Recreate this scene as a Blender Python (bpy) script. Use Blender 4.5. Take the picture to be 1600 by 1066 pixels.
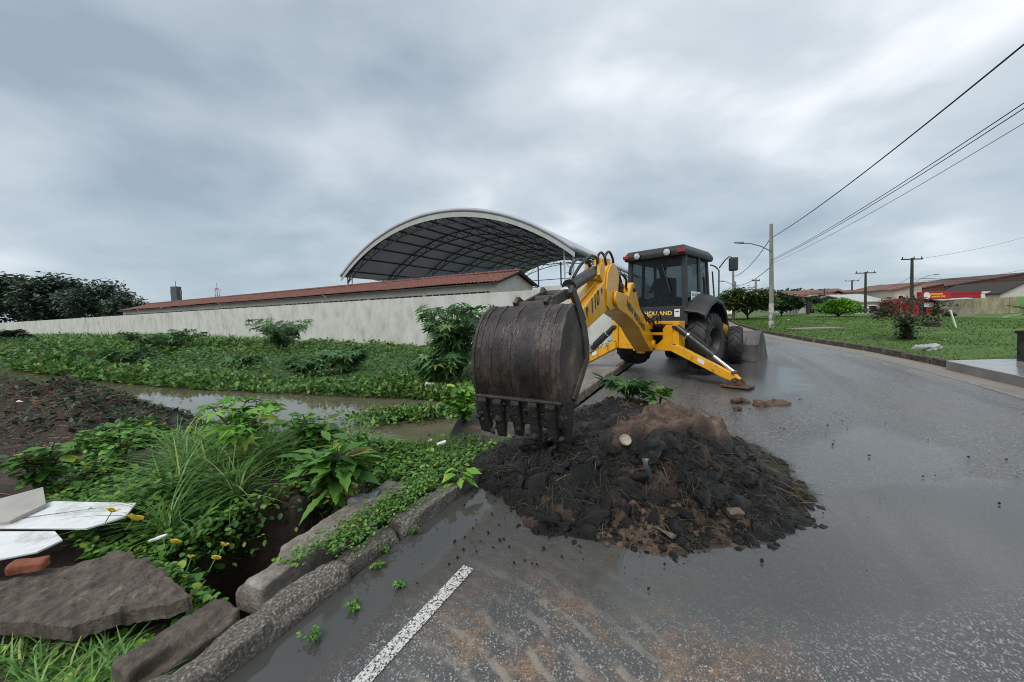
import bpy, bmesh, math, random
import numpy as np
from mathutils import Vector, Matrix
random.seed(7); rng = np.random.default_rng(7)
S = bpy.context.scene
for o in list(bpy.data.objects): bpy.data.objects.remove(o)
COL = S.collection
R_ = math.radians

# ------------------------------------------------------------------ camera
FPX, PPU, PPV, EYE = 578.0, 800.0, 513.0, 1.5
PITCH, ROLL = math.atan(23 / 578), R_(1.72)
CM = Matrix.Rotation(math.pi / 2 - PITCH, 3, 'X') @ Matrix.Rotation(-ROLL, 3, 'Z')
cam = bpy.data.cameras.new('camera'); camo = bpy.data.objects.new('camera', cam); COL.objects.link(camo)
cam.sensor_width = 36; cam.lens = FPX / 1600 * 36; cam.shift_y = -20 / 1600; cam.clip_start = .05; cam.clip_end = 6000
camo.matrix_world = Matrix.Translation((0, 0, EYE)) @ CM.to_4x4()
S.camera = camo

# ------------------------------------------------------------------ sky, sun, exposure
W = bpy.data.worlds.new('World'); S.world = W; W.use_nodes = True
def build_world():
    nt = W.node_tree; N = nt.nodes; L = nt.links; N.clear()
    out = N.new('ShaderNodeOutputWorld'); bg = N.new('ShaderNodeBackground'); L.new(bg.outputs[0], out.inputs[0])
    sky = N.new('ShaderNodeTexSky'); sky.sky_type = 'NISHITA'; sky.sun_disc = False
    sky.sun_elevation = R_(55); sky.sun_rotation = R_(-150); sky.altitude = 20; sky.dust_density = 3
    tc = N.new('ShaderNodeTexCoord'); sep = N.new('ShaderNodeSeparateXYZ'); L.new(tc.outputs['Generated'], sep.inputs[0])
    def math_(op, a, b=None):
        m = N.new('ShaderNodeMath'); m.operation = op
        for i, v in enumerate((a, b)):
            if v is None: continue
            if isinstance(v, (int, float)): m.inputs[i].default_value = v
            else: L.new(v, m.inputs[i])
        return m.outputs[0]
    zz = math_('ADD', math_('MAXIMUM', sep.outputs[2], 0.0), .26)
    cx = math_('DIVIDE', sep.outputs[0], zz); cy = math_('DIVIDE', sep.outputs[1], zz)
    comb = N.new('ShaderNodeCombineXYZ'); L.new(cx, comb.inputs[0]); L.new(cy, comb.inputs[1])
    def noise(scale, detail, rough, sx, sy, rot, dist=0, off=(0, 0, 0)):
        mp = N.new('ShaderNodeMapping'); mp.inputs['Scale'].default_value = (sx, sy, 1); mp.inputs['Rotation'].default_value = (0, 0, R_(rot)); mp.inputs['Location'].default_value = off
        L.new(comb.outputs[0], mp.inputs[0]); n = N.new('ShaderNodeTexNoise'); n.inputs['Scale'].default_value = scale
        n.inputs['Detail'].default_value = detail; n.inputs['Roughness'].default_value = rough; n.inputs['Distortion'].default_value = dist
        L.new(mp.outputs[0], n.inputs['Vector']); return n.outputs['Fac']
    n1 = noise(.60, 6, .45, 1, 1.0, 20, .2, (3.1, 1.7, 0)); n2 = noise(1.7, 6, .48, 1, 1.1, -12, .25, (7.3, 2.2, 0)); n3 = noise(.25, 3, .5, 1, 1.2, 40, 0, (1.5, 8.1, 0))
    mixv = math_('ADD', math_('ADD', math_('MULTIPLY', n1, .46), math_('MULTIPLY', n2, .32)), math_('MULTIPLY', n3, .22))
    rp = N.new('ShaderNodeValToRGB'); L.new(mixv, rp.inputs[0]); r = rp.color_ramp
    r.elements[0].position = .385; r.elements[0].color = (.195, .238, .285, 1)
    r.elements[1].position = .60; r.elements[1].color = (.60, .62, .645, 1)
    e = r.elements.new(.445); e.color = (.27, .315, .36, 1)
    e = r.elements.new(.52); e.color = (.375, .415, .45, 1)
    # towards the horizon the deck is seen edge-on and evens out
    hz = N.new('ShaderNodeMapRange'); hz.inputs[1].default_value = 0.0; hz.inputs[2].default_value = .38; L.new(sep.outputs[2], hz.inputs[0])
    mh = N.new('ShaderNodeMix'); mh.data_type = 'RGBA'; L.new(hz.outputs[0], mh.inputs[0]); mh.inputs[6].default_value = (.225, .295, .345, 1)
    L.new(rp.outputs[0], mh.inputs[7])
    mh2 = N.new('ShaderNodeMix'); mh2.data_type = 'RGBA'; mh2.inputs[0].default_value = .6; L.new(rp.outputs[0], mh2.inputs[6]); L.new(mh.outputs[2], mh2.inputs[7])
    sc = N.new('ShaderNodeMix'); sc.data_type = 'RGBA'; sc.blend_type = 'MULTIPLY'; sc.inputs[0].default_value = 1
    L.new(mh2.outputs[2], sc.inputs[6]); sc.inputs[7].default_value = (10, 10, 10, 1)
    mx = N.new('ShaderNodeMix'); mx.data_type = 'RGBA'; mx.inputs[0].default_value = .95
    L.new(sky.outputs[0], mx.inputs[6]); L.new(sc.outputs[2], mx.inputs[7])
    L.new(mx.outputs[2], bg.inputs[0]); bg.inputs[1].default_value = .1
build_world()
sd = bpy.data.lights.new('sun', 'SUN'); sd.energy = 1.3; sd.angle = R_(30); sd.color = (1, .97, .92)
so = bpy.data.objects.new('sun', sd); COL.objects.link(so)
so.rotation_euler = (R_(35), 0, R_(-30)); so.location = (0, 0, 40)
S.view_settings.view_transform = 'Standard'; S.view_settings.look = 'None'; S.view_settings.exposure = .85; S.view_settings.gamma = 1
S.view_settings.use_curve_mapping = False
S.render.engine = 'CYCLES'; S.cycles.filter_width = 1.0

# ------------------------------------------------------------------ frames of reference
AR = R_(28)                                             # the road runs 28 degrees right of the view
ER = Vector((math.sin(AR), math.cos(AR), 0)); EC = Vector((-math.cos(AR), math.sin(AR), 0))
def TC(t, c, z=0): return Vector((t * ER.x + c * EC.x, t * ER.y + c * EC.y, z))
def to_tc(p): return p[0] * ER.x + p[1] * ER.y, p[0] * EC.x + p[1] * EC.y
def ray(u, v): return CM @ Vector(((u - PPU) / FPX, -(v - PPV) / FPX, -1))
def gp(u, v, z=0):
    d = ray(u, v); k = (z - EYE) / d.z; return Vector((d.x * k, d.y * k, z))
def pY(u, v, Y):
    d = ray(u, v); k = Y / d.y; return Vector((d.x * k, Y, EYE + d.z * k))

# ------------------------------------------------------------------ noise for heightfields
_perm = rng.random((256, 256))
def vnoise(x, y):
    xi = np.floor(x).astype(int); yi = np.floor(y).astype(int); fx = x - xi; fy = y - yi
    fx = fx * fx * (3 - 2 * fx); fy = fy * fy * (3 - 2 * fy)
    a = _perm[xi % 256, yi % 256]; b = _perm[(xi + 1) % 256, yi % 256]; c = _perm[xi % 256, (yi + 1) % 256]; d = _perm[(xi + 1) % 256, (yi + 1) % 256]
    return (a * (1 - fx) + b * fx) * (1 - fy) + (c * (1 - fx) + d * fx) * fy - .5
def fbm(x, y, f, o=4, g=.5):
    s = 0; a = 1
    for i in range(o):
        s = s + a * vnoise(x * f + 17.3 * i, y * f + 9.1 * i); f *= 2.03; a *= g
    return s
def sstep(a, b, x):
    t = np.clip((x - a) / (b - a), 0, 1); return t * t * (3 - 2 * t)

# ------------------------------------------------------------------ materials
MATS = {}
def mat(name, cols, rough=.7, scale=4, detail=6, bump=0, bscale=30, metal=0, rvar=0, spec=.5, stretch=(1, 1, 1), coord='Object', nrough=.6, dist=0, island=0, coat=0, trans=0, bdetail=6):
    if name in MATS: return MATS[name]
    m = bpy.data.materials.new(name); m.use_nodes = True; MATS[name] = m
    nt = m.node_tree; N = nt.nodes; L = nt.links; b = N['Principled BSDF']
    b.inputs['Metallic'].default_value = metal; b.inputs['Roughness'].default_value = rough; b.inputs['Specular IOR Level'].default_value = spec
    if coat: b.inputs['Coat Weight'].default_value = coat; b.inputs['Coat Roughness'].default_value = .12
    tcn = N.new('ShaderNodeTexCoord'); mp = N.new('ShaderNodeMapping'); mp.inputs['Scale'].default_value = stretch
    L.new(tcn.outputs[coord], mp.inputs[0])
    n = N.new('ShaderNodeTexNoise'); n.inputs['Scale'].default_value = scale; n.inputs['Detail'].default_value = detail; n.inputs['Roughness'].default_value = nrough; n.inputs['Distortion'].default_value = dist
    L.new(mp.outputs[0], n.inputs['Vector'])
    fac = n.outputs['Fac']
    if island:
        g = N.new('ShaderNodeNewGeometry'); mm = N.new('ShaderNodeMix'); mm.inputs[0].default_value = island
        L.new(fac, mm.inputs[2]); L.new(g.outputs['Random Per Island'], mm.inputs[3]); fac = mm.outputs[0]
    if len(cols) == 1: b.inputs['Base Color'].default_value = (*cols[0][1], 1)
    else:
        rp = N.new('ShaderNodeValToRGB'); r = rp.color_ramp
        r.elements[0].position = cols[0][0]; r.elements[0].color = (*cols[0][1], 1); r.elements[1].position = cols[-1][0]; r.elements[1].color = (*cols[-1][1], 1)
        for p, c in cols[1:-1]: r.elements.new(p).color = (*c, 1)
        L.new(fac, rp.inputs[0]); L.new(rp.outputs[0], b.inputs['Base Color'])
    if rvar:
        mr = N.new('ShaderNodeMapRange'); mr.inputs[1].default_value = .3; mr.inputs[2].default_value = .7; mr.inputs[3].default_value = max(rough - rvar, .02); mr.inputs[4].default_value = min(rough + rvar, 1)
        n3 = N.new('ShaderNodeTexNoise'); n3.inputs['Scale'].default_value = scale * 2.3; L.new(mp.outputs[0], n3.inputs['Vector']); L.new(n3.outputs['Fac'], mr.inputs[0]); L.new(mr.outputs[0], b.inputs['Roughness'])
    if bump:
        n2 = N.new('ShaderNodeTexNoise'); n2.inputs['Scale'].default_value = bscale; n2.inputs['Detail'].default_value = bdetail; n2.inputs['Roughness'].default_value = .65
        L.new(mp.outputs[0], n2.inputs['Vector'])
        bp = N.new('ShaderNodeBump'); bp.inputs['Strength'].default_value = min(bump, 1); bp.inputs['Distance'].default_value = .02 * max(1, bump); L.new(n2.outputs['Fac'], bp.inputs['Height']); L.new(bp.outputs[0], b.inputs['Normal'])
    if trans:
        t = N.new('ShaderNodeBsdfTranslucent'); ms = N.new('ShaderNodeMixShader'); ms.inputs[0].default_value = trans
        if len(cols) > 1: L.new(rp.outputs[0], t.inputs[0])
        else: t.inputs[0].default_value = (*cols[0][1], 1)
        L.new(b.outputs[0], ms.inputs[1]); L.new(t.outputs[0], ms.inputs[2]); L.new(ms.outputs[0], N['Material Output'].inputs[0])
    return m
def leafmat(name, a, b, c, rough=.45, trans=.25):
    return mat(name, [(.12, a), (.45, b), (.80, c), (.86, (c[0] * 1.7, c[1] * 1.15, c[2])), (.89, (c[0] * 1.8, c[1] * .85, c[2] * .8))], rough=rough, scale=1.5, island=.8, trans=trans, spec=.4)

M_yellow = mat('machine_yellow', [(.3, (.68, .32, .010)), (.60, (.80, .40, .014)), (.68, (.66, .31, .014)), (.76, (.26, .13, .03))], rough=.34, scale=5, detail=12, nrough=.66, bump=.05, bscale=60, rvar=.1, coat=.25)
M_yellow_d = mat('machine_yellow_dirty', [(.35, (.78, .39, .014)), (.56, (.70, .33, .014)), (.64, (.20, .09, .02)), (.75, (.10, .055, .03))], rough=.5, scale=6, detail=10, bump=.1, bscale=40)
M_black = mat('machine_black', [(.3, (.018, .019, .021)), (.7, (.032, .033, .036))], rough=.42, scale=5, bump=.05, bscale=80, rvar=.1)
M_plastic = mat('dark_plastic', [(.3, (.02, .021, .023)), (.7, (.034, .035, .037))], rough=.5, scale=7, bump=.08, bscale=120)
M_rubber = mat('tyre_rubber', [(.35, (.012, .012, .012)), (.6, (.025, .024, .023)), (.75, (.06, .05, .042))], rough=.62, scale=7, detail=8, bump=.2, bscale=40)
M_rim = mat('rim_black', [(.4, (.02, .02, .022)), (.7, (.055, .047, .04))], rough=.5, scale=9, bump=.1)
M_chrome = mat('chrome_rod', [(.0, (.85, .86, .88))], rough=.12, metal=1)
M_hose = mat('hose_rubber', [(.0, (.012, .012, .013))], rough=.4)
M_steel = mat('bucket_steel', [(.34, (.006, .005, .005)), (.47, (.016, .011, .010)), (.57, (.042, .030, .025)), (.66, (.10, .072, .056)), (.76, (.20, .15, .115))], rough=.36, scale=2.4, detail=14, stretch=(2.0, 2.0, .8), bump=.4, bscale=20, rvar=.18, nrough=.74)
M_steel_s = mat('bucket_side_steel', [(.34, (.018, .015, .013)), (.50, (.05, .038, .03)), (.60, (.10, .076, .056)), (.75, (.21, .16, .115))], rough=.55, scale=4, detail=10, bump=.5, bscale=30)
M_tooth = mat('muddy_tooth', [(.38, (.006, .006, .006)), (.6, (.018, .016, .014)), (.75, (.07, .055, .042))], rough=.45, scale=14, detail=8, bump=1, bscale=45)
M_rust = mat('rusty_pad', [(.35, (.05, .028, .018)), (.6, (.12, .06, .035)), (.75, (.17, .10, .07))], rough=.7, scale=10, bump=.4)
M_ldr = mat('loader_steel', [(.35, (.05, .048, .047)), (.6, (.11, .105, .10)), (.72, (.20, .13, .09))], rough=.4, scale=3, detail=8, bump=.2)
M_white = mat('white_paint', [(.3, (.7, .7, .68)), (.7, (.8, .8, .78))], rough=.6, scale=5)
M_red = mat('red_lens', [(.0, (.35, .012, .015))], rough=.2)
M_lamp = mat('lamp_lens', [(.3, (.55, .56, .58)), (.7, (.7, .7, .72))], rough=.15, scale=60)
M_txt_b = mat('black_lettering', [(.0, (.015, .015, .016))], rough=.5)
M_txt_y = mat('yellow_lettering', [(.0, (.75, .55, .12))], rough=.5)
M_txt_g = mat('green_lettering', [(.0, (.02, .10, .06))], rough=.6)
M_wall = mat('stained_plaster', [(.26, (.30, .295, .265)), (.40, (.48, .475, .435)), (.54, (.575, .57, .53)), (.75, (.64, .635, .60))], rough=.9, scale=1.1, detail=12, stretch=(1, 1, .6), bump=.1, bscale=25, nrough=.62)
M_plaster = mat('cream_plaster', [(.3, (.50, .48, .42)), (.7, (.62, .60, .53))], rough=.9, scale=1.5, detail=8, bump=.1)
M_tile = mat('clay_roof_tile', [(.28, (.045, .026, .023)), (.45, (.13, .053, .042)), (.58, (.21, .085, .066)), (.75, (.29, .15, .12))], rough=.85, scale=3.5, detail=10, bump=.5, bscale=12, nrough=.75)
M_tilef = mat('far_roof_tile', [(.3, (.09, .045, .035)), (.5, (.17, .085, .062)), (.72, (.26, .16, .125))], rough=.9, scale=1.2, detail=8, nrough=.7)
M_fascia = mat('white_fascia', [(.3, (.34, .35, .34)), (.7, (.47, .48, .47))], rough=.6, scale=1.2, stretch=(1, 1, .3), detail=8)
M_metal_roof = mat('roof_sheet', [(.3, (.34, .36, .40)), (.7, (.44, .46, .50))], rough=.5, scale=.8, bump=.1)
M_truss = mat('truss_steel', [(.0, (.045, .055, .085))], rough=.5)
M_truss_b = mat('blue_post', [(.0, (.06, .09, .20))], rough=.5)
M_truss_w = mat('pale_truss', [(.0, (.42, .43, .44))], rough=.5)
M_concrete = mat('old_concrete', [(.3, (.09, .075, .06)), (.46, (.19, .165, .14)), (.58, (.28, .255, .22)), (.74, (.42, .39, .35))], rough=.8, scale=9, detail=14, bump=.8, bscale=45, nrough=.75)
M_slab = mat('weathered_slab', [(.34, (.045, .035, .028)), (.48, (.10, .078, .062)), (.58, (.15, .12, .097)), (.72, (.34, .30, .25))], rough=.85, scale=9, detail=14, bump=1, bscale=45, nrough=.78)
M_board = mat('white_board', [(.30, (.20, .17, .13)), (.40, (.48, .47, .45)), (.50, (.68, .69, .70)), (.7, (.78, .79, .80))], rough=.5, scale=4, detail=12, bump=.15, bscale=30, nrough=.72)
M_brickr = mat('red_brick', [(.3, (.17, .05, .03)), (.7, (.30, .10, .055))], rough=.85, scale=12, bump=.5)
M_pole = mat('concrete_pole', [(.3, (.16, .15, .135)), (.7, (.28, .265, .24))], rough=.85, scale=3, detail=8, stretch=(1, 1, .3), bump=.2)
M_wood = mat('dark_wood_pole', [(.3, (.022, .018, .015)), (.7, (.05, .04, .034))], rough=.85, scale=5, stretch=(1, 1, .2))
M_wire = mat('cable_black', [(.0, (.015, .016, .018))], rough=.6)
M_bark = mat('bark', [(.3, (.03, .022, .016)), (.7, (.075, .058, .042))], rough=.9, scale=9, bump=.6, bscale=25)
M_leafdk = leafmat('leaf_dark', (0.013, 0.029, 0.016), (0.026, 0.058, 0.026), (0.046, 0.098, 0.039))
M_leafhaze = leafmat('leaf_hazed', (.026, .050, .036), (.045, .080, .052), (.075, .12, .075), trans=.15)  # greyed and lightened greens, distance haze put into the leaf colour
M_leaf = leafmat('leaf_mid', (0.037, 0.103, 0.021), (0.081, 0.206, 0.033), (0.154, 0.317, 0.053))
M_leafbr = leafmat('leaf_bright', (0.063, 0.179, 0.019), (0.127, 0.317, 0.033), (0.228, 0.455, 0.065))
M_castor = leafmat('leaf_castor', (0.030, 0.087, 0.030), (0.066, 0.167, 0.053), (0.124, 0.253, 0.090), rough=.35)
M_bank = leafmat('leaf_bank', (0.032, 0.086, 0.018), (0.069, 0.167, 0.032), (0.121, 0.241, 0.052))
M_bank2 = leafmat('leaf_bank_yellowish', (0.050, 0.083, 0.016), (0.121, 0.165, 0.026), (0.216, 0.234, 0.046))
M_reed = leafmat('leaf_waterside', (0.038, 0.104, 0.019), (0.089, 0.207, 0.039), (0.152, 0.289, 0.065))
M_grass = leafmat('grass_blade', (0.037, 0.103, 0.021), (0.095, 0.238, 0.045), (0.205, 0.365, 0.105), rough=.45)
M_verge = mat('verge_blade', [(.15, (.040, .088, .012)), (.5, (.080, .165, .022)), (.9, (.125, .225, .035))], rough=.6, scale=1.5, island=.75, trans=.2, spec=.3)
M_street = leafmat('leaf_street', (.022, .046, .012), (.050, .092, .022), (.10, .15, .04))
M_purple = leafmat('leaf_purple_dark', (0.026, 0.026, 0.018), (0.052, 0.055, 0.034), (0.098, 0.117, 0.052))
M_straw = leafmat('muddy_straw', (.012, .016, .008), (.03, .038, .017), (.10, .095, .05), rough=.6, trans=.05)
M_straw_b = leafmat('dead_root', (.02, .014, .010), (.06, .042, .028), (.19, .145, .095), rough=.8, trans=0)
M_soil = mat('dark_soil', [(.3, (.012, .008, .006)), (.5, (.032, .019, .013)), (.72, (.075, .044, .028))], rough=.8, scale=3, detail=12, bump=1, bscale=22, nrough=.7)
M_flower = mat('yellow_petal', [(.0, (.80, .62, .06))], rough=.6, trans=.3)
M_plasticbag = mat('grey_plastic_bag', [(.35, (.09, .095, .10)), (.7, (.32, .33, .34))], rough=.25, scale=9, bump=.6, bscale=20)
M_litter = mat('pale_litter', [(.3, (.6, .6, .58)), (.7, (.8, .8, .78))], rough=.6, scale=9)
M_skin = mat('skin', [(.0, (.12, .06, .04))], rough=.6)
M_cloth = mat('dark_shirt', [(.0, (.025, .028, .035))], rough=.9)
M_redp = mat('red_store_paint', [(.3, (.30, .012, .022)), (.7, (.42, .02, .03))], rough=.55, scale=2)
M_ywall = mat('mouldy_yellow_wall', [(.3, (.075, .07, .055)), (.45, (.20, .18, .125)), (.62, (.36, .32, .20)), (.75, (.42, .38, .25))], rough=.9, scale=.9, detail=10, stretch=(1, 1, .35), nrough=.7)
M_brickw = mat('raw_brick_wall', [(.3, (.05, .024, .02)), (.5, (.085, .04, .032)), (.72, (.15, .075, .055))], rough=.9, scale=2, detail=12, stretch=(1, 1, 2), nrough=.75)
M_dark = mat('dark_opening', [(.0, (.012, .013, .015))], rough=.3)
M_far = [mat('far_wall_%d' % i, [(.3, tuple(x * .8 for x in c)), (.7, c)], rough=.9, scale=.8, detail=6) for i, c in enumerate([(.52, .50, .46), (.42, .33, .25), (.60, .58, .55), (.35, .22, .16), (.48, .44, .36)])]

def glass_mat(name, tint, fac):
    m = bpy.data.materials.new(name); m.use_nodes = True; nt = m.node_tree; N = nt.nodes; L = nt.links; b = N['Principled BSDF']
    b.inputs['Base Color'].default_value = (.018, .022, .026, 1); b.inputs['Roughness'].default_value = .08
    t = N.new('ShaderNodeBsdfTransparent'); t.inputs[0].default_value = (*tint, 1); ms = N.new('ShaderNodeMixShader'); ms.inputs[0].default_value = fac
    L.new(b.outputs[0], ms.inputs[1]); L.new(t.outputs[0], ms.inputs[2]); L.new(ms.outputs[0], N['Material Output'].inputs[0]); return m
M_glass = glass_mat('tinted_cab_glass', (.70, .75, .77), .74)

# ------------------------------------------------------------------ mesh builder
def tagt(o, label, cat, group=None):
    o['label'] = label; o['category'] = cat
    if group: o['group'] = group
    return o
def struct(o): o['kind'] = 'structure'; return o
def empty(name, loc=(0, 0, 0), rz=0, label=None, cat=None, group=None):
    o = bpy.data.objects.new(name, None); COL.objects.link(o); o.location = loc; o.rotation_euler = (0, 0, rz); o.empty_display_size = .2
    if label: tagt(o, label, cat, group)
    return o
def link_mesh(name, me, m, parent=None, smooth=False):
    o = bpy.data.objects.new(name, me); COL.objects.link(o)
    if m is not None and not me.materials: me.materials.append(m)
    if parent is not None: o.parent = parent
    if smooth: me.polygons.foreach_set('use_smooth', np.ones(len(me.polygons), bool))
    return o
class MB:
    def __init__(s): s.v = []; s.f = []
    def raw(s, vs, fs):
        k = len(s.v); s.v += [Vector(p) for p in vs]; s.f += [tuple(i + k for i in f) for f in fs]; return s
    def box(s, c, d, M=None):
        c = Vector(c); d = Vector(d) / 2
        vs = [Vector((x * d.x, y * d.y, z * d.z)) for x in (-1, 1) for y in (-1, 1) for z in (-1, 1)]
        if M is not None: vs = [M @ p for p in vs]
        return s.raw([p + c for p in vs], [(0, 1, 3, 2), (4, 6, 7, 5), (0, 4, 5, 1), (2, 3, 7, 6), (0, 2, 6, 4), (1, 5, 7, 3)])
    def bar(s, a, b, w, h=None, up=(0, 0, 1)):
        a = Vector(a); b = Vector(b); h = h or w; d = (b - a); L = d.length; d.normalize(); up = Vector(up)
        if abs(d.dot(up)) > .98: up = Vector((0, 1, 0))
        x = d.cross(up).normalized(); y = x.cross(d).normalized()
        vs = [p + x * sx * w / 2 + y * sy * h / 2 for p in (a, b) for sx in (-1, 1) for sy in (-1, 1)]
        return s.raw(vs, [(0, 1, 3, 2), (4, 6, 7, 5), (0, 4, 5, 1), (2, 3, 7, 6), (0, 2, 6, 4), (1, 5, 7, 3)])
    def tube(s, pts, rad, n=8, cap=True):
        pts = [Vector(p) for p in pts]; m = len(pts)
        if not isinstance(rad, (list, tuple)): rad = [rad] * m
        vs = []; ref = None
        for i, p in enumerate(pts):
            d = (pts[min(i + 1, m - 1)] - pts[max(i - 1, 0)]).normalized()
            if ref is None: ref = Vector((0, 0, 1)) if abs(d.z) < .9 else Vector((1, 0, 0))
            x = d.cross(ref).normalized(); y = x.cross(d).normalized(); ref = y
            for k in range(n):
                a = 2 * math.pi * k / n; vs.append(p + (x * math.cos(a) + y * math.sin(a)) * rad[i])
        fs = [(i * n + k, i * n + (k + 1) % n, (i + 1) * n + (k + 1) % n, (i + 1) * n + k) for i in range(m - 1) for k in range(n)]
        if cap: fs += [tuple(range(n - 1, -1, -1)), tuple((m - 1) * n + k for k in range(n))]
        return s.raw(vs, fs)
    def cyl(s, a, b, r, n=16, r2=None): return s.tube([a, b], [r, r if r2 is None else r2], n)
    def prism(s, poly, fn, w0, w1):
        n = len(poly); vs = [fn(p[0], p[1], w0) for p in poly] + [fn(p[0], p[1], w1) for p in poly]
        return s.raw(vs, [tuple(range(n - 1, -1, -1)), tuple(range(n, 2 * n))] + [(k, (k + 1) % n, n + (k + 1) % n, n + k) for k in range(n)])
    def lathe(s, prof, c, ax='x', n=32):
        c = Vector(c); m = len(prof); vs = []
        for (h, r) in prof:
            for k in range(n):
                a = 2 * math.pi * k / n
                vs.append(c + (Vector((h, r * math.cos(a), r * math.sin(a))) if ax == 'x' else Vector((r * math.cos(a), r * math.sin(a), h))))
        return s.raw(vs, [(i * n + k, i * n + (k + 1) % n, (i + 1) * n + (k + 1) % n, (i + 1) * n + k) for i in range(m - 1) for k in range(n)])
    def build(s, name, m, parent=None, bevel=0, smooth=False, xf=None, seg=2):
        vs = [xf @ p for p in s.v] if xf is not None else s.v
        me = bpy.data.meshes.new(name); me.from_pydata([tuple(p) for p in vs], [], s.f)
        bm = bmesh.new(); bm.from_mesh(me); bmesh.ops.recalc_face_normals(bm, faces=bm.faces); bm.to_mesh(me); bm.free()
        o = link_mesh(name, me, m, parent)
        if smooth: shade(me)
        if bevel:
            b = o.modifiers.new('bevel', 'BEVEL'); b.width = bevel; b.segments = seg; b.limit_method = 'ANGLE'; b.angle_limit = R_(35); b.use_clamp_overlap = True
        return o
def shade(me, ang=40):
    me.polygons.foreach_set('use_smooth', np.ones(len(me.polygons), bool))
    bm = bmesh.new(); bm.from_mesh(me)
    for e in bm.edges:
        if len(e.link_faces) == 2 and e.calc_face_angle(0) > R_(ang): e.smooth = False
    bm.to_mesh(me); bm.free()
def np_mesh(name, V, loops, totals):
    me = bpy.data.meshes.new(name); me.vertices.add(len(V)); me.vertices.foreach_set('co', np.asarray(V, np.float32).ravel())
    me.loops.add(len(loops)); me.loops.foreach_set('vertex_index', np.asarray(loops, np.int32))
    me.polygons.add(len(totals)); st = np.concatenate([[0], np.cumsum(totals)[:-1]]).astype(np.int32)
    me.polygons.foreach_set('loop_start', st); me.polygons.foreach_set('loop_total', np.asarray(totals, np.int32)); me.update(calc_edges=True); return me
def grid_mesh(name, X, Y, Z):
    a, b = X.shape; V = np.stack([X, Y, Z], -1).reshape(-1, 3); i = np.arange(a * b).reshape(a, b)
    q = np.stack([i[:-1, :-1], i[1:, :-1], i[1:, 1:], i[:-1, 1:]], -1).reshape(-1, 4)
    return np_mesh(name, V, q.ravel(), np.full(len(q), 4))
def scatter(name, tmpl, Ms, P, m, parent=None, smooth=False):
    """one mesh holding a copy of tmpl = (verts, faces) for every matrix Ms[i] (3x3) at P[i]"""
    tv = np.array(tmpl[0], float); N = len(P); k = len(tv)
    V = (np.einsum('nij,kj->nki', Ms, tv) + P[:, None, :]).reshape(-1, 3)
    lf = np.concatenate([np.array(f) for f in tmpl[1]]); tot = np.array([len(f) for f in tmpl[1]])
    loops = (lf[None, :] + (np.arange(N) * k)[:, None]).ravel()
    me = np_mesh(name, V, loops, np.tile(tot, N)); return link_mesh(name, me, m, parent, smooth)
def rots(n, tilt_lo, tilt_hi, scale_lo, scale_hi, yaw=None, wide=None):
    """random leaf frames: local y axis = leaf length, z = leaf normal"""
    a = rng.uniform(0, 2 * np.pi, n) if yaw is None else yaw; t = rng.uniform(tilt_lo, tilt_hi, n); s = rng.uniform(scale_lo, scale_hi, n); rl = rng.uniform(-.5, .5, n)
    ca, sa, ct, st = np.cos(a), np.sin(a), np.cos(t), np.sin(t)
    y = np.stack([ca * ct, sa * ct, st], -1); x = np.stack([-sa, ca, 0 * a], -1); z = np.cross(y, x)
    x2 = x * np.cos(rl)[:, None] + z * np.sin(rl)[:, None]; z2 = np.cross(y, x2)
    w = s if wide is None else s * wide
    return np.stack([x2 * w[:, None], y * s[:, None], z2 * s[:, None]], -1)
LEAF2 = ([(0, 0, 0), (-.28, .45, .06), (0, 1, -.05), (.28, .45, .06), (0, .45, -.02)], [(0, 4, 1), (1, 4, 2), (0, 3, 4), (3, 2, 4)])
LEAFS = ([(0, 0, 0), (-.3, .45, .05), (0, 1, -.08), (.3, .45, .05)], [(0, 3, 2, 1)])
LEAFO = ([(0, 0, 0), (-.30, .22, .05), (-.38, .55, .07), (-.2, .86, .02), (0, 1, -.06), (.2, .86, .02), (.38, .55, .07), (.30, .22, .05), (0, .5, -.02)],
         [(0, 8, 1), (1, 8, 2), (2, 8, 3), (3, 8, 4), (4, 8, 5), (5, 8, 6), (6, 8, 7), (7, 8, 0)])
def palmate(n=7, spread=2.5, notch=.34, curl=-.18):
    V = [(0, 0, 0)]; F = []
    for i in range(n):
        a = (i / (n - 1) - .5) * 2 * spread / 1.0; L = 1 - .32 * abs(i / (n - 1) - .5) * 2
        for da, l in ((-.17, .55), (0, 1.0), (.17, .55)):
            V.append((math.sin(a + da) * L * l, math.cos(a + da) * L * l, curl * (L * l) ** 2 + (.05 if da else 0)))
        k = 1 + 4 * i
        if i < n - 1:
            an = a + spread / (n - 1); V.append((math.sin(an) * notch, math.cos(an) * notch, .04))
        else: V.append((0, -.02, 0))
        F.append((0, k + 1, k)); F.append((0, k + 2, k + 1))
        F.append((0, k + 3, k + 2))
        if i < n - 1: F.append((0, k + 4, k + 3))
    return V, F
PALM = palmate()
def lobed(n=5):
    """broad leaf with jagged margin, drooping along its length"""
    V = []; F = []; prof = [(0, .01), (.10, .035), (.20, .15), (.27, .11), (.38, .24), (.45, .17), (.55, .23), (.63, .15), (.74, .15), (.84, .07), (1, 0)]
    for y, w in prof:
        z = -.28 * y * y
        V += [(-w, y, z + .12 * w), (0, y, z - .03), (w, y, z + .12 * w)]
    for i in range(len(prof) - 1):
        k = 3 * i; F += [(k, k + 1, k + 4, k + 3), (k + 1, k + 2, k + 5, k + 4)]
    return V, F
LOBED = lobed()
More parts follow.
